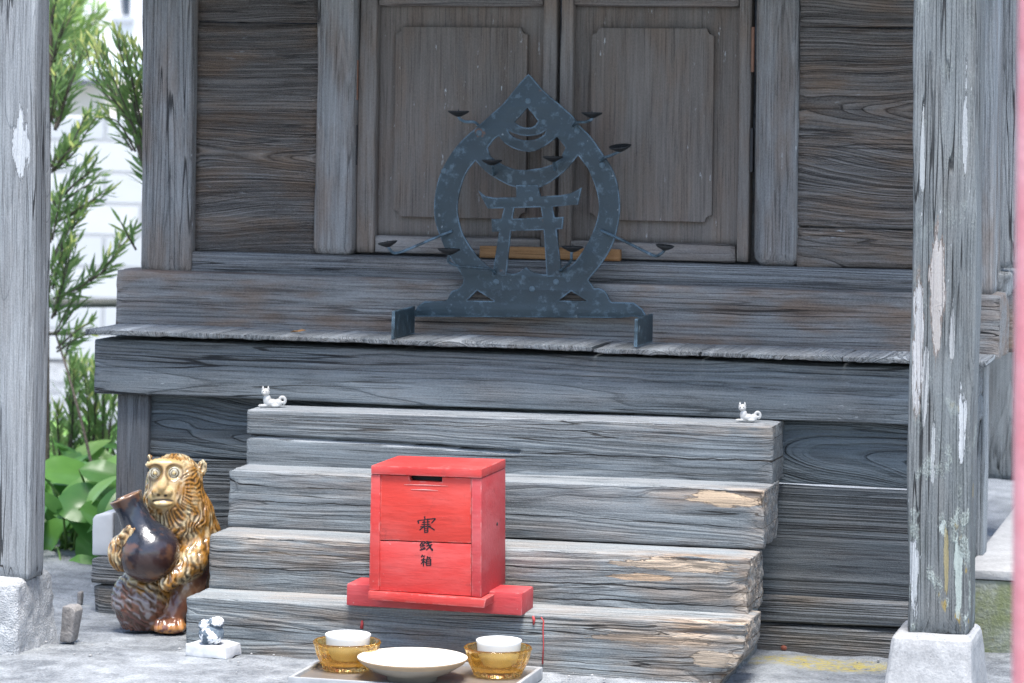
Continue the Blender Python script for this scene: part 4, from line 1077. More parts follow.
bm = bmesh.new(); g3 = G(784, 650); ell2(bm, (g3[0], g3[1], .004), (.006, .005, .005), 2)
o = from_bm('pebble', bm, plain('red_brown_pebble', (.25, .08, .05), .7, .3, .2, 80), None, True, loc=(g3[0], g3[1], 0)); tag(o, 'small red-brown pebble against the ground sill right of the steps', 'pebble')
lf = P(298, 333, -.0); lf[2] = z_pl1+.0012
bm = bmesh.new()
pp = [(-.013, 0, 0), (-.006, -.006, .003), (.004, -.007, .002), (.013, -.001, .004), (.005, .005, .005), (-.005, .006, .002)]
vt = [bm.verts.new((lf[0]+a, lf[1]+b, lf[2]+c)) for a, b, c in pp]; vb = [bm.verts.new((lf[0]+a, lf[1]+b, lf[2]+c+.0006)) for a, b, c in pp]
bm.faces.new(vt[::-1]); bm.faces.new(vb)
for k in range(6): bm.faces.new((vt[k], vt[(k+1) % 6], vb[(k+1) % 6], vb[k]))
o = from_bm('dry_leaf', bm, plain('dry_brown_leaf', (.28, .15, .06), .7, .3, .3, 120), None, False, loc=tuple(lf)); tag(o, 'small dry brown leaf lying on the plank ledge left of the candle stand', 'leaf')
# grit
m_grit = plain('grey_grit', (.3, .3, .3), .9, .2, .5, 30)
parts = []
rg = random.Random(5)
for k in range(520):
    x_, y_ = rg.uniform(X(-20, 640, -.5), X(1000, 640, -.5)), rg.uniform(-1.0, -.03)
    r_ = rg.choice((.0008, .001, .0012, .0014, .0018, .0028))*rg.uniform(.7, 1.3)
    bm = bmesh.new(); bmesh.ops.create_icosphere(bm, subdivisions=1, radius=r_)
    v = np.array([q.co[:] for q in bm.verts])*np.array([rg.uniform(.7, 1.4), rg.uniform(.7, 1.4), .6])+np.array([x_, y_, r_*.2+float(gz_at(x_, np.array(y_)))+.003])
    f = [[q.index for q in fc.verts] for fc in bm.faces]; bm.free(); parts.append((v, f))
v, f = join(parts); o = obj('grit', v, f, m_grit); tag(o, 'loose grey grit scattered over the ground before the shrine', 'grit', kind='stuff')

# ---- white block on the sill end, left
Yw = .012
wbp = [(91.5, 557), (113, 558), (113, 514), (95, 516), (92, 520)]
bm = prism_bm(pxpoly(wbp, Yw), Yw, Yw+.09, .004, 2); bmesh.ops.triangulate(bm, faces=bm.faces[:]); rough_bm(bm, .002, 40, 8, 2)
cz = float(np.min([q.co.z for q in bm.verts]))
bmesh.ops.translate(bm, verts=bm.verts[:], vec=(0, 0, gz+.0005-cz))
o = from_bm('white_block', bm, plain('white_washed_concrete', (.5, .51, .52), .8, .2, .1, 30, .001), None, True, loc=(X(102, 557, Yw), Yw+.04, gz))
tag(o, 'whitish concrete block sitting on the left end of the ground sill', 'block')

# ---- concrete plinth at the right, mossy front
pa = G(985, 648, 0)
m_pln = stone_mat('white_concrete', (.36, .36, .355), (.52, .52, .51), 25, .002, speck=.1)
m_mos = stone_mat('mossy_concrete', (.25, .27, .22), (.48, .5, .46), 30, .003, moss=.85)
pth = thing('concrete_plinth', 'white concrete plinth with mossy front behind the right porch post', 'plinth', (pa[0], pa[1], 0))
px0 = xr-.03
bm = prism_bm(box_poly(px0-.02, px0+.8, -.02, PZ-.016), pa[1], pa[1]+2.2, .004, 2); autosmooth(from_bm('plinth_body', bm, m_mos, pth))
bm = prism_bm(box_poly(px0-.02, px0+.8, PZ-.015, PZ), pa[1]-.004, pa[1]+2.2, .004, 2); autosmooth(from_bm('plinth_top', bm, m_pln, pth))

# ---- red-painted pole close to the camera at the right edge
dP = 2.35
pc_ = CAM + ray(1019+26, 340)*dP
mp = red_mat('faded_pink_red_pole_paint', (.68, .24, .26), .6, 6, .2)
v, f = tube([(pc_[0]+.004, pc_[1], -.02), (pc_[0], pc_[1], .6), (pc_[0]-.002, pc_[1], 1.7)], 30/F*dP, 40)
o = obj('red_pole', v, f, mp, None, True, loc=(pc_[0], pc_[1], 0)); autosmooth(o); tag(o, 'out-of-focus faded red pole at the right edge of the picture', 'pole')

#@@STATUE
# ---- glazed ceramic monkey hugging a flask: one distance field, meshed by surface nets
toe = G(170, 634, 0)
sS = 1/scale_at(toe)
_r = ray(172, CY); SF = np.array([_r[0], _r[1], 0.0]); SF /= np.linalg.norm(SF); SR = np.array([SF[1], -SF[0], 0.0])
SB = toe + SF*(38*sS); SB[2] = 0
def E(px, py, b): return np.array([px-170.0, b, (634-py)+.14*(b-38)])
def s_ell(p, c, r):
    q = p-c; r = np.array(r, float); k0 = np.linalg.norm(q/r, axis=-1); k1 = np.linalg.norm(q/(r*r), axis=-1)+1e-9
    return k0*(k0-1)/k1
def s_cap(p, a, b, ra, rb):
    ab = b-a; t = np.clip(((p-a)@ab)/(ab@ab), 0, 1)
    return np.linalg.norm(p-(a+t[..., None]*ab), axis=-1)-(ra+(rb-ra)*t)
def smin(a, b, k):
    h = np.clip(.5+.5*(b-a)/k, 0, 1); return b*(1-h)+a*h-k*h*(1-h)
def body_sdf(p):
    d = s_ell(p, E(178, 562, -8), (36, 28, 50))
    d = smin(d, s_ell(p, E(194, 545, -16), (28, 25, 42)), 10)
    d = smin(d, s_ell(p, E(180, 518, 0), (34, 26, 35)), 9)
    d = smin(d, s_ell(p, E(166, 604, -10), (36, 26, 31)), 10)
    d = smin(d, s_ell(p, E(172.5, 483, 2), (29, 26, 31)), 7)
    d = smin(d, s_ell(p, E(171, 500, 8), (30, 21, 20)), 7)
    d = smin(d, s_ell(p, E(143, 599, 6), (33, 29, 32)), 4)                      # thigh, drawn up
    d = smin(d, s_cap(p, E(140, 624, 4), E(160, 622, 4), 17, 15), 12)
    d = smin(d, s_cap(p, E(190, 556, 2), E(188, 588, 10), 20, 17), 5)          # other leg
    d = smin(d, s_cap(p, E(188, 588, 10), E(174, 614, 18), 16, 11.5), 5)
    d = smin(d, s_ell(p, E(170, 627, 25), (16.5, 15, 9)), 5)
    for k in range(5):
        d = smin(d, s_cap(p, E(158+5.6*k, 622, 32), E(156.5+6.2*k, 629, 37.5-abs(k-2)*.8), 3.1, 3.0), 1.4)
    d = smin(d, s_cap(p, E(146, 528, -4), E(122, 548, 10), 15, 14), 7)         # arm round the flask
    d = smin(d, s_ell(p, E(121, 553, 24), (14.5, 16, 19)), 6)
    for k, (a, b, c_, e) in enumerate(((118, 542, 127, 527), (123, 545, 133, 530), (127, 550, 138, 535), (129, 556, 140, 543))):
        d = smin(d, s_cap(p, E(a, b, 38), E(c_, e, 42+k*1.2), 4.2, 3.1), 1.6)
    d = smin(d, s_cap(p, E(204, 536, 0), E(192, 562, 22), 15, 14), 6)          # other arm
    d = smin(d, s_cap(p, E(192, 562, 22), E(166, 583, 38), 13.5, 9), 4)
    # face
    d = smin(d, s_ell(p, E(163, 464, 18), (20, 9, 7)), 4)
    d = smin(d, s_ell(p, E(161, 497, 21), (14.5, 11, 11)), 3.5)
    d = smin(d, s_cap(p, E(163.5, 468, 23), E(159.5, 487, 30), 4.2, 6), 3)
    d = smin(d, np.minimum(s_ell(p, E(154.5, 491.5, 29.5), (5.2, 5, 5)), s_ell(p, E(165, 492, 29.5), (5.6, 5, 5))), 2)
    d = smin(d, s_ell(p, E(161, 503.5, 30), (9.5, 4, 3)), 1.2)
    for (ex, ey, eb) in ((152.8, 472.5, 21.5), (172, 472.5, 23.5)):            # sockets
        d = -smin(-d, s_ell(p, E(ex, ey, eb+5), (7.5, 6, 8)), 2.5)
    d = smin(d, s_ell(p, E(200.5, 467, -2), (5, 4, 8.5)), 2.5)
    d = smin(d, s_ell(p, E(147.5, 458, 2), (3.2, 3.5, 5.5)), 2.5)
    d = -smin(-d, s_ell(p, E(201, 467, 2.2), (2.4, 2.4, 5)), 1)
    d = np.maximum(d, -(p[..., 2]))
    return d
def surface_net(fn, lo, hi, h):
    ax_ = [np.arange(lo[i], hi[i]+h, h) for i in range(3)]
    S = np.empty([len(a) for a in ax_])
    for i, xv in enumerate(ax_[0]):
        gy_, gz_ = np.meshgrid(ax_[1], ax_[2], indexing='ij')
        S[i] = fn(np.stack([np.full_like(gy_, xv), gy_, gz_], -1))
    ins = S < 0
    n = np.array(S.shape)-1
    acc = np.zeros((*n, 3)); cnt = np.zeros(n)
    for a in range(3):
        o1, o2 = [q for q in range(3) if q != a]
        for u_ in (0, 1):
            for v_ in (0, 1):
                s0 = [None]*3; s1 = [None]*3
                s0[a] = slice(0, n[a]); s1[a] = slice(1, n[a]+1)
                for o_, t_ in ((o1, u_), (o2, v_)): s0[o_] = s1[o_] = slice(t_, n[o_]+t_)
                A_, B_ = S[tuple(s0)], S[tuple(s1)]
                m = (A_ < 0) != (B_ < 0)
                t = np.where(m, A_/np.where(m, A_-B_, 1), 0)
                acc[..., a] += t; acc[..., o1] += m*u_; acc[..., o2] += m*v_; cnt += m
    act = cnt > 0
    idx = -np.ones(n, np.int64); idx[act] = np.arange(act.sum())
    I = np.argwhere(act)
    V = (I + acc[act]/cnt[act][:, None])*h+np.array(lo)
    Fs = []
    for a in range(3):
        o1, o2 = (a+1) % 3, (a+2) % 3
        s0 = [slice(1, -1)]*3; s1 = [slice(1, -1)]*3
        s0[a] = slice(0, n[a]); s1[a] = slice(1, n[a]+1)
        A_, B_ = ins[tuple(s0)], ins[tuple(s1)]
        for flag in (True, False):
            e = np.argwhere((A_ & ~B_) if flag else (~A_ & B_))
            e[:, o1] += 1; e[:, o2] += 1
            def cell(d1, d2):
                q = e.copy(); q[:, o1] -= d1; q[:, o2] -= d2; return idx[q[:, 0], q[:, 1], q[:, 2]]
            q = np.stack([cell(1, 1), cell(0, 1), cell(0, 0), cell(1, 0)], 1)
            Fs.append(q if flag else q[:, ::-1])
    return V, np.vstack(Fs)
V, Fq = surface_net(body_sdf, (-66, -50, -3), (62, 50, 190), .85)
def grad(fn, p, e=.6):
    g = np.stack([fn(p+np.eye(3)[i]*e)-fn(p-np.eye(3)[i]*e) for i in range(3)], 1)
    return g/(np.linalg.norm(g, axis=1)[:, None]+1e-9)
Nn = grad(body_sdf, V)
px_ = V[:, 0]+170; py_ = 634-V[:, 2]+.14*(V[:, 1]-38)
wob = fbm(V/13, 51, 2)-.5; wob2 = fbm(V/5, 53, 2)-.5
dx_, dy_ = px_-160, py_-490
rad = np.hypot(dx_, dy_); th = np.arctan2(dx_, dy_)
def lines(ph, sharp=.55):      # 1 on a groove
    return np.clip((np.abs(np.sin(ph))**.8-(1-sharp))/sharp, 0, 1)
brk = sstep(.30, .55, fbm(V*np.array([.22, .22, .07]), 55, 2))
g_face = lines(th*26+wob*5+wob2*2.2)*(.35+.65*brk)
g_mane = lines(np.arctan2(px_-178, V[:, 1]+34)*36+wob*9+wob2*3.0+py_*.03)*(.3+.7*brk)
g_thigh = lines((py_*.62-px_*.40)/1.6+wob*4+wob2*2)*(.4+.6*brk)
g_arm = lines((px_*.55+V[:, 1]*.35-py_*.12)/1.1+wob*6+wob2*2.2)*(.4+.6*brk)
def near(fn_vals, r): return np.clip(1-fn_vals/r, 0, 1)
d_head = np.minimum(s_ell(V, E(172, 484, 2), (26, 25, 30)), s_ell(V, E(171, 501, 8), (27, 19, 19)))
w_front = sstep(20, 28, rad)*sstep(44, 34, rad)*(V[:, 1] > -8)
facec = np.minimum.reduce([s_ell(V, E(162, 482, 24), (12, 14, 22)), s_ell(V, E(161, 498, 24), (13, 12, 10)), s_ell(V, E(163, 468, 22), (19, 9, 9))])
w_bare = np.clip(1-facec/3.5, 0, 1)
w_leg = np.clip(1-np.minimum.reduce([s_cap(V, E(190, 560, 2), E(188, 588, 10), 20, 17), s_cap(V, E(188, 588, 10), E(174, 614, 18), 16, 11.5), s_ell(V, E(170, 627, 25), (18, 18, 11))])/4, 0, 1)
w_thigh = np.clip(1-s_ell(V, E(143, 599, 6), (33, 29, 32))/4, 0, 1)
w_arm = np.clip(1-np.minimum.reduce([s_ell(V, E(121, 553, 24), (14.5, 16, 19)), s_cap(V, E(146, 528, -4), E(122, 548, 10), 15, 14), s_cap(V, E(204, 536, 0), E(192, 562, 22), 15, 14), s_cap(V, E(192, 562, 22), E(166, 583, 38), 13.5, 9)])/3, 0, 1)
w_arm = np.where((w_leg > .3) & (py_ > 592), 0, w_arm)
w_thigh = w_thigh*(1-w_arm)*(1-sstep(158, 166, px_)*(w_leg > .2))
w_leg = w_leg*(1-w_arm)*(1-w_thigh)
gro = g_mane*(1-w_front)+g_face*w_front
gro = gro*(1-w_thigh)+g_thigh*w_thigh
gro = gro*(1-w_arm)+g_arm*w_arm
gro = gro*(1-w_leg)+w_leg*lines((px_-py_*.25)/2.6+wob*4)*.30
gro = gro*(1-w_bare)
depth = 1.35*(1-w_leg*.65)
Vd = V-Nn*(gro*depth)[:, None]+Nn*((wob2)*.45*(1-w_bare))[:, None]
# glaze colours of the pot
def mixc(a, b, t): return a*(1-t[:, None])+b*t[:, None]
n_ = len(V)
c_och, c_pale, c_dark = np.array((.36, .17, .035)), np.array((.68, .57, .35)), np.array((.05, .028, .014))
f1 = fbm(V/16, 61, 3); f2 = fbm(V/6, 63, 3)
col = mixc(np.tile(c_och, (n_, 1)), np.tile(c_pale, (n_, 1)), sstep(.40, .64, f1*.5+f2*.5))
col = mixc(col, np.tile((.24, .10, .02), (n_, 1)), sstep(.58, .70, f2)*.55)
brown = mixc(np.tile((.12, .045, .035), (n_, 1)), np.tile((.20, .085, .05), (n_, 1)), sstep(.4, .6, f1))
wl = np.clip(w_leg+(w_thigh+sstep(606, 612, py_)*(1-w_arm))*sstep(-3, 5, py_-(577+(px_-112)*.42)+(f2-.5)*18), 0, 1)
col = mixc(col, brown, wl)
col = mixc(col, np.tile((.30, .30, .31), (n_, 1)), (1-gro)*wl*w_thigh*sstep(.46, .6, fbm(V/9, 71, 2))*.75)
toe_ = sstep(617, 625, py_)*w_leg
col = mixc(col, np.tile((.42, .19, .06), (n_, 1)), toe_*sstep(.42, .55, f2))
col = mixc(col, np.tile((.60, .45, .22), (n_, 1)), w_bare*.6)
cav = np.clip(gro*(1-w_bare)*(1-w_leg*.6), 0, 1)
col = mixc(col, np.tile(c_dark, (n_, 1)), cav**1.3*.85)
# dark line round eyes, nostrils and mouth
for (ex, ey, eb, r_) in ((152.8, 472.5, 24, 8.0), (172, 472.5, 26, 8.6)):
    q = np.hypot(px_-ex, py_-ey); col = mixc(col, np.tile((.13, .06, .02), (n_, 1)), sstep(2.4, 0, np.abs(q-r_))*(V[:, 1] > 8)*.75)
for (ex, ey) in ((156.5, 495), (163.8, 495.5)):
    col = mixc(col, np.tile((.03, .02, .012), (n_, 1)), sstep(2.6, 1.0, np.hypot(px_-ex, (py_-ey)*1.3))*(V[:, 1] > 10))
col = mixc(col, np.tile((.04, .025, .015), (n_, 1)), sstep(1.6, .5, np.abs(py_-(499.6+.012*(px_-161)**2)))*sstep(12, 9, np.abs(px_-161))*(V[:, 1] > 10))
gz_m = NT('honey_brown_ceramic_glaze', .2, .6)
gz_m.t.links.new(gz_m.attr('glaze', 'Color'), gz_m.b.inputs['Base Color'])
gz_m.lk(gz_m.math('MULTIPLY_ADD', gz_m.noise(gz_m.coord(), 60, 3), .25, .08), gz_m.b.inputs['Roughness'])
gz_m.bump(gz_m.noise(gz_m.coord(), 140, 3), .0006, 1); gz_m.b.inputs['Coat Weight'].default_value = .3
def S2W(v): return SB + SR*(v[:, :1]*sS) - SF*(v[:, 1:2]*sS) + up0*(v[:, 2:3]*sS)
mk = thing('monkey_statue', 'glossy brown ceramic monkey statue hugging a dark flask, seated beside the steps', 'statue', tuple(SB))
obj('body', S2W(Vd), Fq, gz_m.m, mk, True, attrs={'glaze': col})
for (ex, ey, eb, r_) in ((152.8, 472.5, 20.5, 5.6), (172, 472.5, 22.5, 6.2)):
    c_ = E(ex, ey, eb)
    prof = [(0, 3.6), (r_*.30, 3.5), (r_*.36, 3.1), (r_*.42, 3.0), (r_*.70, 2.9), (r_*.76, 2.3), (r_*.82, 2.6), (r_, 2.2), (r_*1.06, 0), (0, -2)]
    v, f = lathe(prof[::-1], (0, 0, 0), 30, axis=(-.12 if ex < 160 else .10, 1, -.02))
    v = v+c_
    rr_ = np.hypot(v[:, 0]-c_[0], v[:, 2]-c_[2])/r_
    ec = np.where((rr_ > .30)[:, None], np.array((.52, .48, .36)), np.array((.60, .45, .20)))
    ec = np.where(((rr_ > .72) & (rr_ < .80))[:, None] | ((rr_ > .34) & (rr_ < .40))[:, None], np.array((.12, .08, .035)), ec)
    obj('eye', S2W(v), f, gz_m.m, mk, True, attrs={'glaze': ec})
# the flask
fc = E(149, 554, 28); ft = E(124, 497, 25)
axv = (ft-fc)/np.linalg.norm(ft-fc)
prof = [(0, -28), (9, -27), (17, -23), (24, -15), (28, -6), (29.2, 2), (28, 10), (24.5, 17), (20, 24), (17, 30), (14.8, 37), (13.6, 45), (13.6, 51), (14.6, 56), (15.6, 60), (15.9, 62), (14.8, 63), (13, 62), (11.6, 57), (10.5, 48), (0, 44)]
prof = [tuple(q) for q in np.array(smooth_path([(a, b, 0) for a, b in prof], 3))[:, :2]]
prof = [(max(0, a), b) for a, b in prof]; prof[0] = (0, prof[0][1]); prof[-1] = (0, prof[-1][1])
v, f = lathe(prof, (0, 0, 0), 72, axis=tuple(axv))
v = v+fc
hh = (v-fc)@axv; nz = fbm(v/10, 81, 3); nz2 = fbm(v/4, 83, 3)
m_ = len(v)
fcol = mixc(np.tile((.055, .025, .02), (m_, 1)), np.tile((.020, .024, .035), (m_, 1)), sstep(-14, 16, hh+nz*30-15))
fcol = mixc(fcol, np.tile((.20, .085, .035), (m_, 1)), sstep(.56, .70, nz)*.5)
fcol = mixc(fcol, np.tile((.30, .17, .09), (m_, 1)), sstep(60.5, 63, hh)*sstep(.45, .55, nz)*.8)
v += (v-fc-np.outer(hh, axv))*((nz2-.5)*.012+.07)[:, None]
obj('flask', S2W(v), f, gz_m.m, mk, True, attrs={'glaze': fcol})

#@@GARDEN
def leaf_mat(name, c0, c1, tip, rough=.45, trans=.35):
    n = NT(name, rough, .35)
    t = n.attr('tint'); k = n.noise(n.coord(), 25, 3)
    c = n.mix(n.math('ADD', n.math('MULTIPLY', k, .5), n.math('MULTIPLY', t, .5)), c0, c1)
    c = n.mix(n.ramp(t, .8, 1.0), c, tip)
    n.col(c)
    tr = n.new('ShaderNodeBsdfTranslucent'); n.t.links.new(c, tr.inputs[0])
    mx = n.new('ShaderNodeMixShader'); mx.inputs[0].default_value = trans
    n.t.links.new(n.b.outputs[0], mx.inputs[1]); n.t.links.new(tr.outputs[0], mx.inputs[2]); n.t.links.new(mx.outputs[0], n.out.inputs[0])
    return n.m
m_needle = leaf_mat('narrow_leaf_green', (.095, .18, .07), (.25, .38, .12), (.56, .60, .20), .45, .5)
m_needle2 = leaf_mat('pale_narrow_leaf_green', (.14, .26, .07), (.30, .44, .13), (.46, .50, .16))
m_broad = leaf_mat('broad_leaf_green', (.03, .12, .035), (.20, .42, .09), (.38, .58, .18), .28, .35)
m_bark = stone_mat('grey_brown_bark', (.06, .05, .042), (.17, .145, .12), 60, .003, speck=.1)
rl = random.Random(11)
def narrow_leaves(path, n, ln, wd, spread=(25, 60), tipbias=.5):
    """leaves set round a twig, longer ones in the middle, young pale ones at the tip"""
    V_, F_, T_ = [], [], []
    P_ = [Vector(q) for q in smooth_path(path, 8)]
    for k in range(n):
        s = (k+rl.random())/n
        i = min(int(s*(len(P_)-1)), len(P_)-2)
        p = P_[i].lerp(P_[i+1], s*(len(P_)-1)-i)
        d = (P_[i+1]-P_[i]).normalized()
        ang = R(rl.uniform(*spread))*(1-.45*s)
        side = (d.orthogonal().normalized()); side.rotate(Matrix.Rotation(rl.uniform(0, 6.283), 3, d))
        dr = (d*math.cos(ang)+side*math.sin(ang)+Vector((0, 0, .12))).normalized()
        L = ln*rl.uniform(.7, 1.2)*(1-.35*s); wv = dr.cross(Vector((rl.uniform(-1, 1), rl.uniform(-1, 1), rl.uniform(.2, 1)))).normalized()*wd*rl.uniform(.8, 1.2)*.5
        cv = dr.cross(wv).normalized()*L*rl.uniform(-.10, .10)
        b = len(V_)
        V_ += [p, p+dr*L*.3+wv+cv*.5, p+dr*L*.3-wv+cv*.5, p+dr*L*.7+wv*.85+cv, p+dr*L*.7-wv*.85+cv, p+dr*L]
        F_ += [[b, b+1, b+2], [b+1, b+3, b+4, b+2], [b+3, b+5, b+4]]
        t = min(1, max(0, rl.gauss(.40, .24)+tipbias*max(0, s-.45)*1.7)); T_ += [t]*6
    return np.array([tuple(q) for q in V_]), F_, np.array(T_)
def shrub(name, label, base, stems, twigs, mat, ln, wd, dens, tipbias=.5, stem_r=.006):
    t = thing(name, label, 'shrub', base)
    parts = []
    for pth_, r_ in stems:
        q = smooth_path(pth_, 6); parts.append(tube(q, list(np.linspace(r_, r_*.45, len(q))), 8))
    for pth_ in twigs:
        q = smooth_path(pth_, 5); parts.append(tube(q, list(np.linspace(stem_r*.4, .0008, len(q))), 5))
    v, f = join(parts); obj('stem', v, f, m_bark, t)
    V_, F_, T_, n = [], [], [], 0
    for pth_ in twigs:
        L = sum(np.linalg.norm(np.array(a)-np.array(b)) for a, b in zip(pth_[:-1], pth_[1:]))
        v, f, tt = narrow_leaves(pth_, max(6, int(L*dens)), ln, wd, tipbias=tipbias)
        V_.append(v); T_.append(tt); F_ += [[i+n for i in q] for q in f]; n += len(v)
    obj('foliage', np.vstack(V_), F_, mat, t, False, attrs={'tint': np.concatenate(T_)})
    return t
def PP(lst, Y, jit=.0): return [P(a, b, Y+rl.uniform(-jit, jit)) for a, b in lst]
def fan(lst, Y, n, j=9, jy=.12):
    """side twigs scattered round a drawn branch"""
    out = []
    for k in range(n):
        dx, dy, dY = rl.uniform(-j, j), rl.uniform(-j, j), rl.uniform(-jy, jy)
        out.append([P(a+dx*(.3+.7*i/(len(lst)-1)), b+dy*(.3+.7*i/(len(lst)-1)), Y+dY*(i/(len(lst)-1))) for i, (a, b) in enumerate(lst)])
    return out
YS = .95
tw = []
for lst, n in (([(56, 130), (64, 100), (76, 66), (82, 45)], 4), ([(54, 170), (72, 152), (86, 128), (96, 112)], 4), ([(52, 120), (58, 95), (62, 70)], 3), ([(54, 205), (70, 188), (84, 176), (92, 166)], 4), ([(52, 165), (60, 150), (70, 138)], 3),
               ([(54, 222), (70, 212), (88, 200), (101, 192)], 3), ([(54, 262), (64, 245), (74, 226), (82, 214)], 4), ([(54, 300), (80, 290), (104, 270), (121, 250), (131, 238)], 2), ([(100, 274), (112, 258), (116, 242)], 1), ([(92, 282), (108, 272), (122, 266)], 1),
               ([(54, 318), (62, 295), (70, 268), (76, 245)], 4), ([(53, 335), (62, 320), (70, 304)], 2), ([(55, 350), (72, 335), (84, 328)], 2), ([(52, 240), (56, 215), (60, 195)], 3), ([(52, 290), (57, 268), (62, 252)], 3), ([(54, 60), (60, 35), (70, 10)], 3), ([(53, 30), (60, 8), (66, -14)], 2)):
    tw += fan(lst, YS, n)
gb = P(44, 620, YS); gb[2] = 0
shrub('conifer_shrub', 'tall narrow-leaved shrub with thin stem rising behind the left porch post', tuple(gb),
      [([(gb[0], gb[1], 0), P(46, 440, YS), P(46, 330, YS), P(47, 200, YS), P(50, 60, YS), P(54, -20, YS)], .009), ([P(105, 545, YS-.1), P(98, 500, YS-.1), P(86, 440, YS-.08), P(70, 380, YS-.05), P(56, 335, YS)], .0042)],
      tw, m_needle, .058, .0052, 150)
# the dark drooping bough beside the corner post
YD = .8
tw = []
for lst, n in (([(150, 190), (136, 140), (122, 104), (108, 72), (97, 46)], 5), ([(146, 150), (136, 104), (128, 68), (122, 40)], 5), ([(150, 120), (142, 82), (137, 52)], 4), ([(128, 118), (112, 98), (98, 82), (88, 52)], 3), ([(134, 150), (116, 120), (100, 112)], 2), ([(138, 250), (132, 236), (127, 222)], 1)):
    tw += fan(lst, YD, n, 7)
gd = P(170, 560, YD); gd[2] = 0
shrub('conifer_shrub', 'dark green shrub bough with brownish tips leaning out from behind the corner post', tuple(gd), [([gd, P(168, 400, YD), P(160, 250, YD), P(146, 170, YD)], .010)], tw, m_needle, .056, .0055, 125, .6)
# low pale shrub
YL = 1.25
tw = []
for lst, n in (([(70, 470), (74, 430), (76, 392), (78, 362)], 6), ([(88, 470), (92, 430), (92, 395), (90, 372)], 6), ([(104, 470), (106, 440), (108, 412), (110, 395)], 6), ([(60, 470), (58, 440), (56, 412)], 4), ([(118, 470), (122, 440), (126, 415)], 4), ([(66, 400), (72, 385), (80, 372)], 2), ([(64, 360), (68, 345), (76, 332)], 2)):
    tw += fan(lst, YL, n, 9)
gl = P(86, 540, YL); gl[2] = 0
shrub('conifer_shrub', 'low narrow-leaved shrub with upright shoots above the broad green leaves', tuple(gl), [([gl, P(86, 480, YL), P(88, 430, YL)], .008)], tw, m_needle, .055, .006, 130, .4)
# pale, further shrub at the top
YF = 2.3
tw = []
for lst, n in (([(40, 90), (56, 60), (72, 30), (88, 5)], 9), ([(40, 40), (60, 15), (80, -15)], 9), ([(45, 110), (60, 85), (78, 62)], 5), ([(60, 40), (80, 30), (96, 22)], 4), ([(45, 70), (54, 40), (58, 10)], 5)):
    tw += fan(lst, YF, n, 14, .3)
gf = P(40, 500, YF); gf[2] = 0
shrub('conifer_shrub', 'pale yellow-green feathery shrub farther back at the upper left', tuple(gf), [([gf, P(38, 250, YF), P(40, 100, YF), P(48, 10, YF)], .018)], tw, m_needle2, .075, .008, 90, .4)

# broad-leaved plants
def broad_leaf(c, d, nrm, L, Wd, droop):
    V_, F_ = [], []
    d = Vector(d).normalized(); nrm = Vector(nrm); s = d.cross(nrm).normalized(); u = s.cross(d).normalized()
    K = 12
    for i in range(K+1):
        t = i/K
        w_ = Wd*.5*(math.sin(math.pi*min(1, t**.75))**.8 if 0 < t < 1 else 0)
        ce = Vector(c)+d*(L*(t-.5))-u*(droop*L*(t-.3)**2*1.6)
        for j in range(-3, 4):
            q = j/3
            V_.append(tuple(ce+s*(w_*q)+u*(abs(q)*w_*.28-q*q*w_*.12+math.sin(t*22)*w_*.03*abs(q))))
    for i in range(K):
        for j in range(6):
            a = i*7+j; F_.append([a, a+1, a+8, a+7])
    return np.array(V_), F_
YBp = .62
specs = [(72, 473, 62, 34, -8, .75), (98, 488, 74, 30, 22, .8), (84, 505, 56, 40, -20, .25), (110, 478, 50, 26, 30, .7), (62, 512, 56, 30, 50, .45), (104, 520, 50, 34, -35, .5), (72, 535, 60, 36, 10, .35), (95, 545, 52, 40, 65, .45), (60, 560, 60, 34, 22, .5), (82, 568, 60, 34, 5, .2),
         (104, 566, 50, 28, 40, .4), (66, 590, 56, 30, -12, .35), (92, 590, 50, 24, 20, .3), (112, 500, 40, 28, 60, .55), (55, 480, 44, 30, 35, .6), (50, 535, 50, 34, 70, .4), (118, 545, 44, 30, -30, .5), (88, 525, 50, 36, 80, .25)] + [(rl.uniform(48, 116), rl.uniform(470, 598), rl.uniform(40, 64), rl.uniform(26, 38), rl.uniform(-40, 80), rl.uniform(.15, .7)) for k in range(22)]
gq = P(84, 600, YBp); gq[2] = 0
bpl = thing('broad_leaf_plant', 'broad-leaved bright green plant growing between the granite block and the shrine', 'plant', tuple(gq))
stm = []
for i, (a, b, L, Wd, rot, tnt) in enumerate(specs):
    Yq = YBp+rl.uniform(-.16, .22); c_ = P(a, b, Yq); k = 1/scale_at(c_)
    an = R(rot); d_ = rt0*math.cos(an)+up0*math.sin(an)*.8 - fw*rl.uniform(-.5, .5)
    nm = -fw*rl.uniform(.35, .8)+up0*rl.uniform(.5, 1)+rt0*rl.uniform(-.3, .3)
    v, f = broad_leaf(c_, d_, nm, L*k*1.12, Wd*k*1.15, rl.uniform(.1, .4))
    o = obj('leaf', v, f, m_broad, bpl, True, attrs={'tint': np.full(len(v), tnt)})
    st_ = Vector(v[3]); ft_ = Vector((gq[0]+rl.uniform(-.05, .05), gq[1]+rl.uniform(-.04, .04), 0))
    stm.append(tube(smooth_path([ft_, ft_.lerp(st_, .5)+Vector((0, 0, .02)), st_], 4), .0022, 6))
v, f = join(stm); obj('stalk', v, f, plain('green_stalk', (.12, .2, .05), .5, .4, .2, 50), bpl)
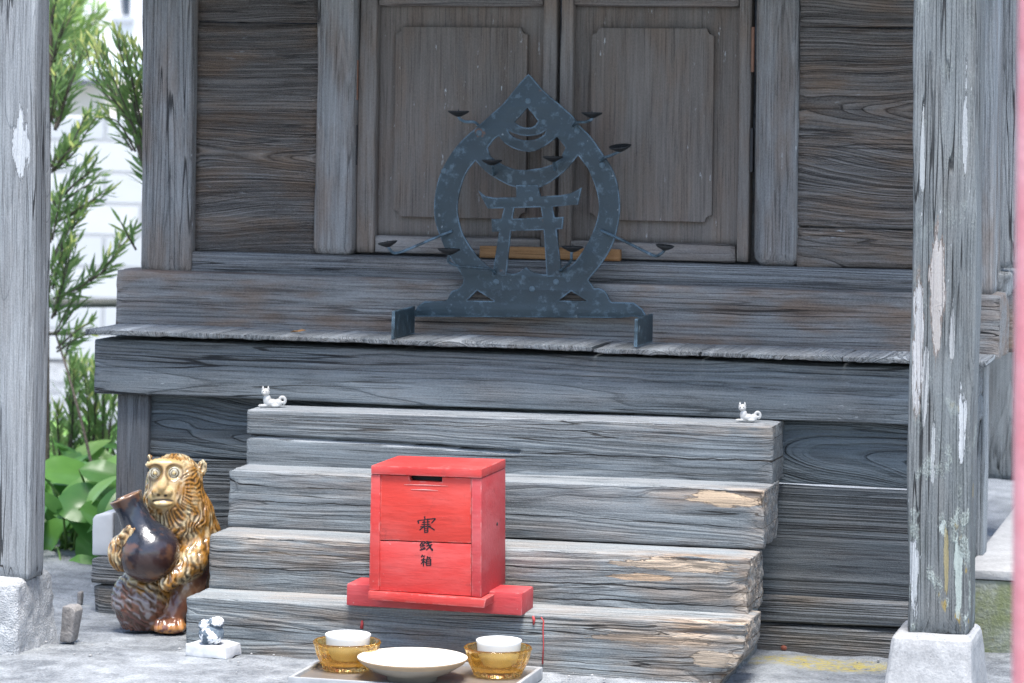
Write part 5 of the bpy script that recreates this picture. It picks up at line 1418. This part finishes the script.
# ground cover farther back
gv, gf_, gt, nn_ = [], [], [], 0
for k in range(900):
    x_, y_ = rl.uniform(-3.4, -.62), rl.uniform(.42, 1.7)
    if x_ > -.75 and y_ < 1.3: x_ -= .45
    h_ = rl.uniform(.03, .12)
    a = rl.uniform(0, 6.28); d_ = (math.cos(a)*.6, math.sin(a)*.6, rl.uniform(.2, 1.2))
    v, f = broad_leaf((x_, y_, h_), d_, (rl.uniform(-.4, .4), -.5, 1), rl.uniform(.06, .13), rl.uniform(.03, .06), .3)
    v = v[:]; gv.append(v); gf_ += [[i+nn_ for i in q] for q in f]; gt.append(np.full(len(v), rl.uniform(.2, .95))); nn_ += len(v)
o = obj('ground_cover', np.vstack(gv), gf_, m_broad, None, True, attrs={'tint': np.concatenate(gt)}, loc=(-1.9, 2.2, 0)); tag(o, 'low green ground cover beyond the left side of the shrine', 'ground cover', kind='stuff')

# ---- behind: block wall, cream shed, white house
def block_mat():
    n = NT('pale_concrete_blocks', .9, .2)
    sp = n.new('ShaderNodeSeparateXYZ'); n.lk(n.coord(), sp.inputs[0])
    cb = n.new('ShaderNodeCombineXYZ'); n.lk(sp.outputs[0], cb.inputs[0]); n.lk(sp.outputs[2], cb.inputs[1])
    b = n.new('ShaderNodeTexBrick'); n.lk(cb.outputs[0], b.inputs['Vector']); b.inputs['Scale'].default_value = 1
    b.inputs['Brick Width'].default_value = .24; b.inputs['Row Height'].default_value = .098; b.inputs['Mortar Size'].default_value = .006; b.inputs['Mortar Smooth'].default_value = .3
    b.inputs['Color1'].default_value = (.50, .52, .53, 1); b.inputs['Color2'].default_value = (.60, .61, .61, 1); b.inputs['Mortar'].default_value = (.40, .41, .42, 1)
    k = n.noise(n.coord(), 9, 4, .6)
    n.col(n.mix(n.math('MULTIPLY', k, .5), b.outputs['Color'], (.42, .44, .45)))
    n.bump(n.math('SUBTRACT', 1.0, b.outputs['Fac']), .01, 1)
    return n.m
YW = 4.3
wl0, wr0 = X(20, 200, YW), X(190, 200, YW)
wt_ = Z(80, 116, YW)
bm = prism_bm(box_poly(wl0-3, wr0+1.5, 0, wt_), YW, YW+.12, .005, 2)
bw = from_bm('block_wall', bm, block_mat(), None, False, loc=((wl0+wr0)/2, YW, 0)); tag(bw, 'pale concrete block wall behind the shrubs at the left', 'wall')
# cream shed
YC = 7.0
m_cw = plain('cream_render', (.72, .67, .58), .85, .2, .05, 4); m_pr2 = plain('pale_blue_roof_sheet', (.50, .56, .62), .4, .4, .05, 8)
sx_ = (X(20, 90, YC), X(150, 90, YC))
shed = thing('garden_shed', 'cream walled shed with low pale blue roof behind the block wall', 'shed', ((sx_[0]+sx_[1])/2, YC+1, 0))
from_bm('wall', prism_bm(box_poly(sx_[0]-.6, sx_[1], 0, Z(80, 80, YC)), YC, YC+2), m_cw, shed)
ez = Z(80, 79, YC)
bm = bmesh.new()
xa, xb = sx_[0]-.7, X(112, 79, YC)
A_ = [(xa, YC-.1, ez), (xb, YC-.1, ez), (xb-.10, YC+1.0, Z(75, 62, YC)+.0), (xa, YC+1.0, Z(75, 62, YC))]
q0 = [bm.verts.new(c) for c in A_]; q1 = [bm.verts.new((c[0], c[1], c[2]+.03)) for c in A_]
bm.faces.new(q0[::-1]); bm.faces.new(q1)
for k in range(4): bm.faces.new((q0[k], q0[(k+1) % 4], q1[(k+1) % 4], q1[k]))
from_bm('roof', bm, m_pr2, shed)
from_bm('gutter', prism_bm(box_poly(xa, xb, ez-.025, ez-.002), YC-.14, YC-.105, .004), plain('dark_gutter', (.10, .11, .12), .5, .4, .1, 10), shed)
# white house
YH = 12.0
hx = (X(0, 50, YH)-2, X(190, 50, YH)+2)
house = thing('white_house', 'bright white rendered house with a narrow dark window far behind the shrubs', 'house', ((hx[0]+hx[1])/2, YH+2, 0))
m_wh = plain('white_house_render', (.82, .82, .82), .85, .2, .03, 2)
wa, wb, wz0, wz1 = X(119, 8, YH), X(130.5, 8, YH), Z(125, 16, YH), Z(125, -14, YH)
hz = 3.6
for (a, b, c_, d_) in ((hx[0], wa, 0, hz), (wb, hx[1], 0, hz), (wa, wb, 0, wz0), (wa, wb, wz1, hz)):
    pass
bm = bmesh.new()
for (a, b, c_, d_) in ((hx[0], wa, 0, hz), (wb, hx[1], 0, hz), (wa, wb, 0, wz0), (wa, wb, wz1, hz)): prism_bm(box_poly(a, b, c_, d_), YH, YH+.15, 0, 1, bm)
from_bm('wall', bm, m_wh, house)
wn = from_bm('window', prism_bm(box_poly(wa-.01, wb+.01, wz0-.01, wz1+.01), YH+.06, YH+.09), plain('dark_window_glass', (.10, .13, .17), .1, .6, .1, 3), house)
from_bm('frame', prism_bm([(wa-.03, wz0-.04), (wb+.03, wz0-.04), (wb+.03, wz0-.002), (wa-.03, wz0-.002)], YH-.03, YH+.05, .004), plain('grey_window_frame', (.45, .47, .5), .4, .4, .05, 10), wn)
bm = bmesh.new()
rv = [(hx[0]-.3, YH-.4, hz), (hx[1]+.3, YH-.4, hz), (hx[1]+.3, YH+1.7, hz+.9), (hx[0]-.3, YH+1.7, hz+.9), (hx[1]+.3, YH+3.6, hz), (hx[0]-.3, YH+3.6, hz)]
q0 = [bm.verts.new(c) for c in rv]
bm.faces.new((q0[0], q0[1], q0[2], q0[3])); bm.faces.new((q0[3], q0[2], q0[4], q0[5])); bm.faces.new((q0[1], q0[4], q0[2])); bm.faces.new((q0[0], q0[3], q0[5])); bm.faces.new((q0[0], q0[5], q0[4], q0[1]))
from_bm('roof', bm, plain('grey_roof_tile', (.15, .16, .17), .7, .3, .2, 6), house)
# low rail
YR = 1.7
v, f = tube([P(20, 304, YR), P(80, 303.5, YR), P(140, 303, YR), P(200, 302.5, YR)], 4.2/scale_at(P(90, 303, YR)), 14)
rl_ = thing('rail_fence', 'dark horizontal wooden rail between the left shrubs and the shrine beam', 'fence', (X(100, 303, YR), YR, 0))
m_rl = W('dark_rail_wood', axis='X', seed=190, dark=(.035, .04, .035), light=(.13, .14, .13), brown_amt=.2, pith=(.4, 0))
obj('rail', v, f, m_rl, rl_)
for a in (20, 200):
    q = P(a, 303, YR+.03); v, f = tube([(q[0], q[1], 0), (q[0], q[1], q[2]+.05)], .02, 12); autosmooth(obj('post', v, f, m_rl, rl_))
v, f = tube([P(20, 334, YR), P(110, 333, YR), P(200, 332, YR)], 2.0/scale_at(P(90, 333, YR)), 10); obj('rail', v, f, m_rl, rl_)
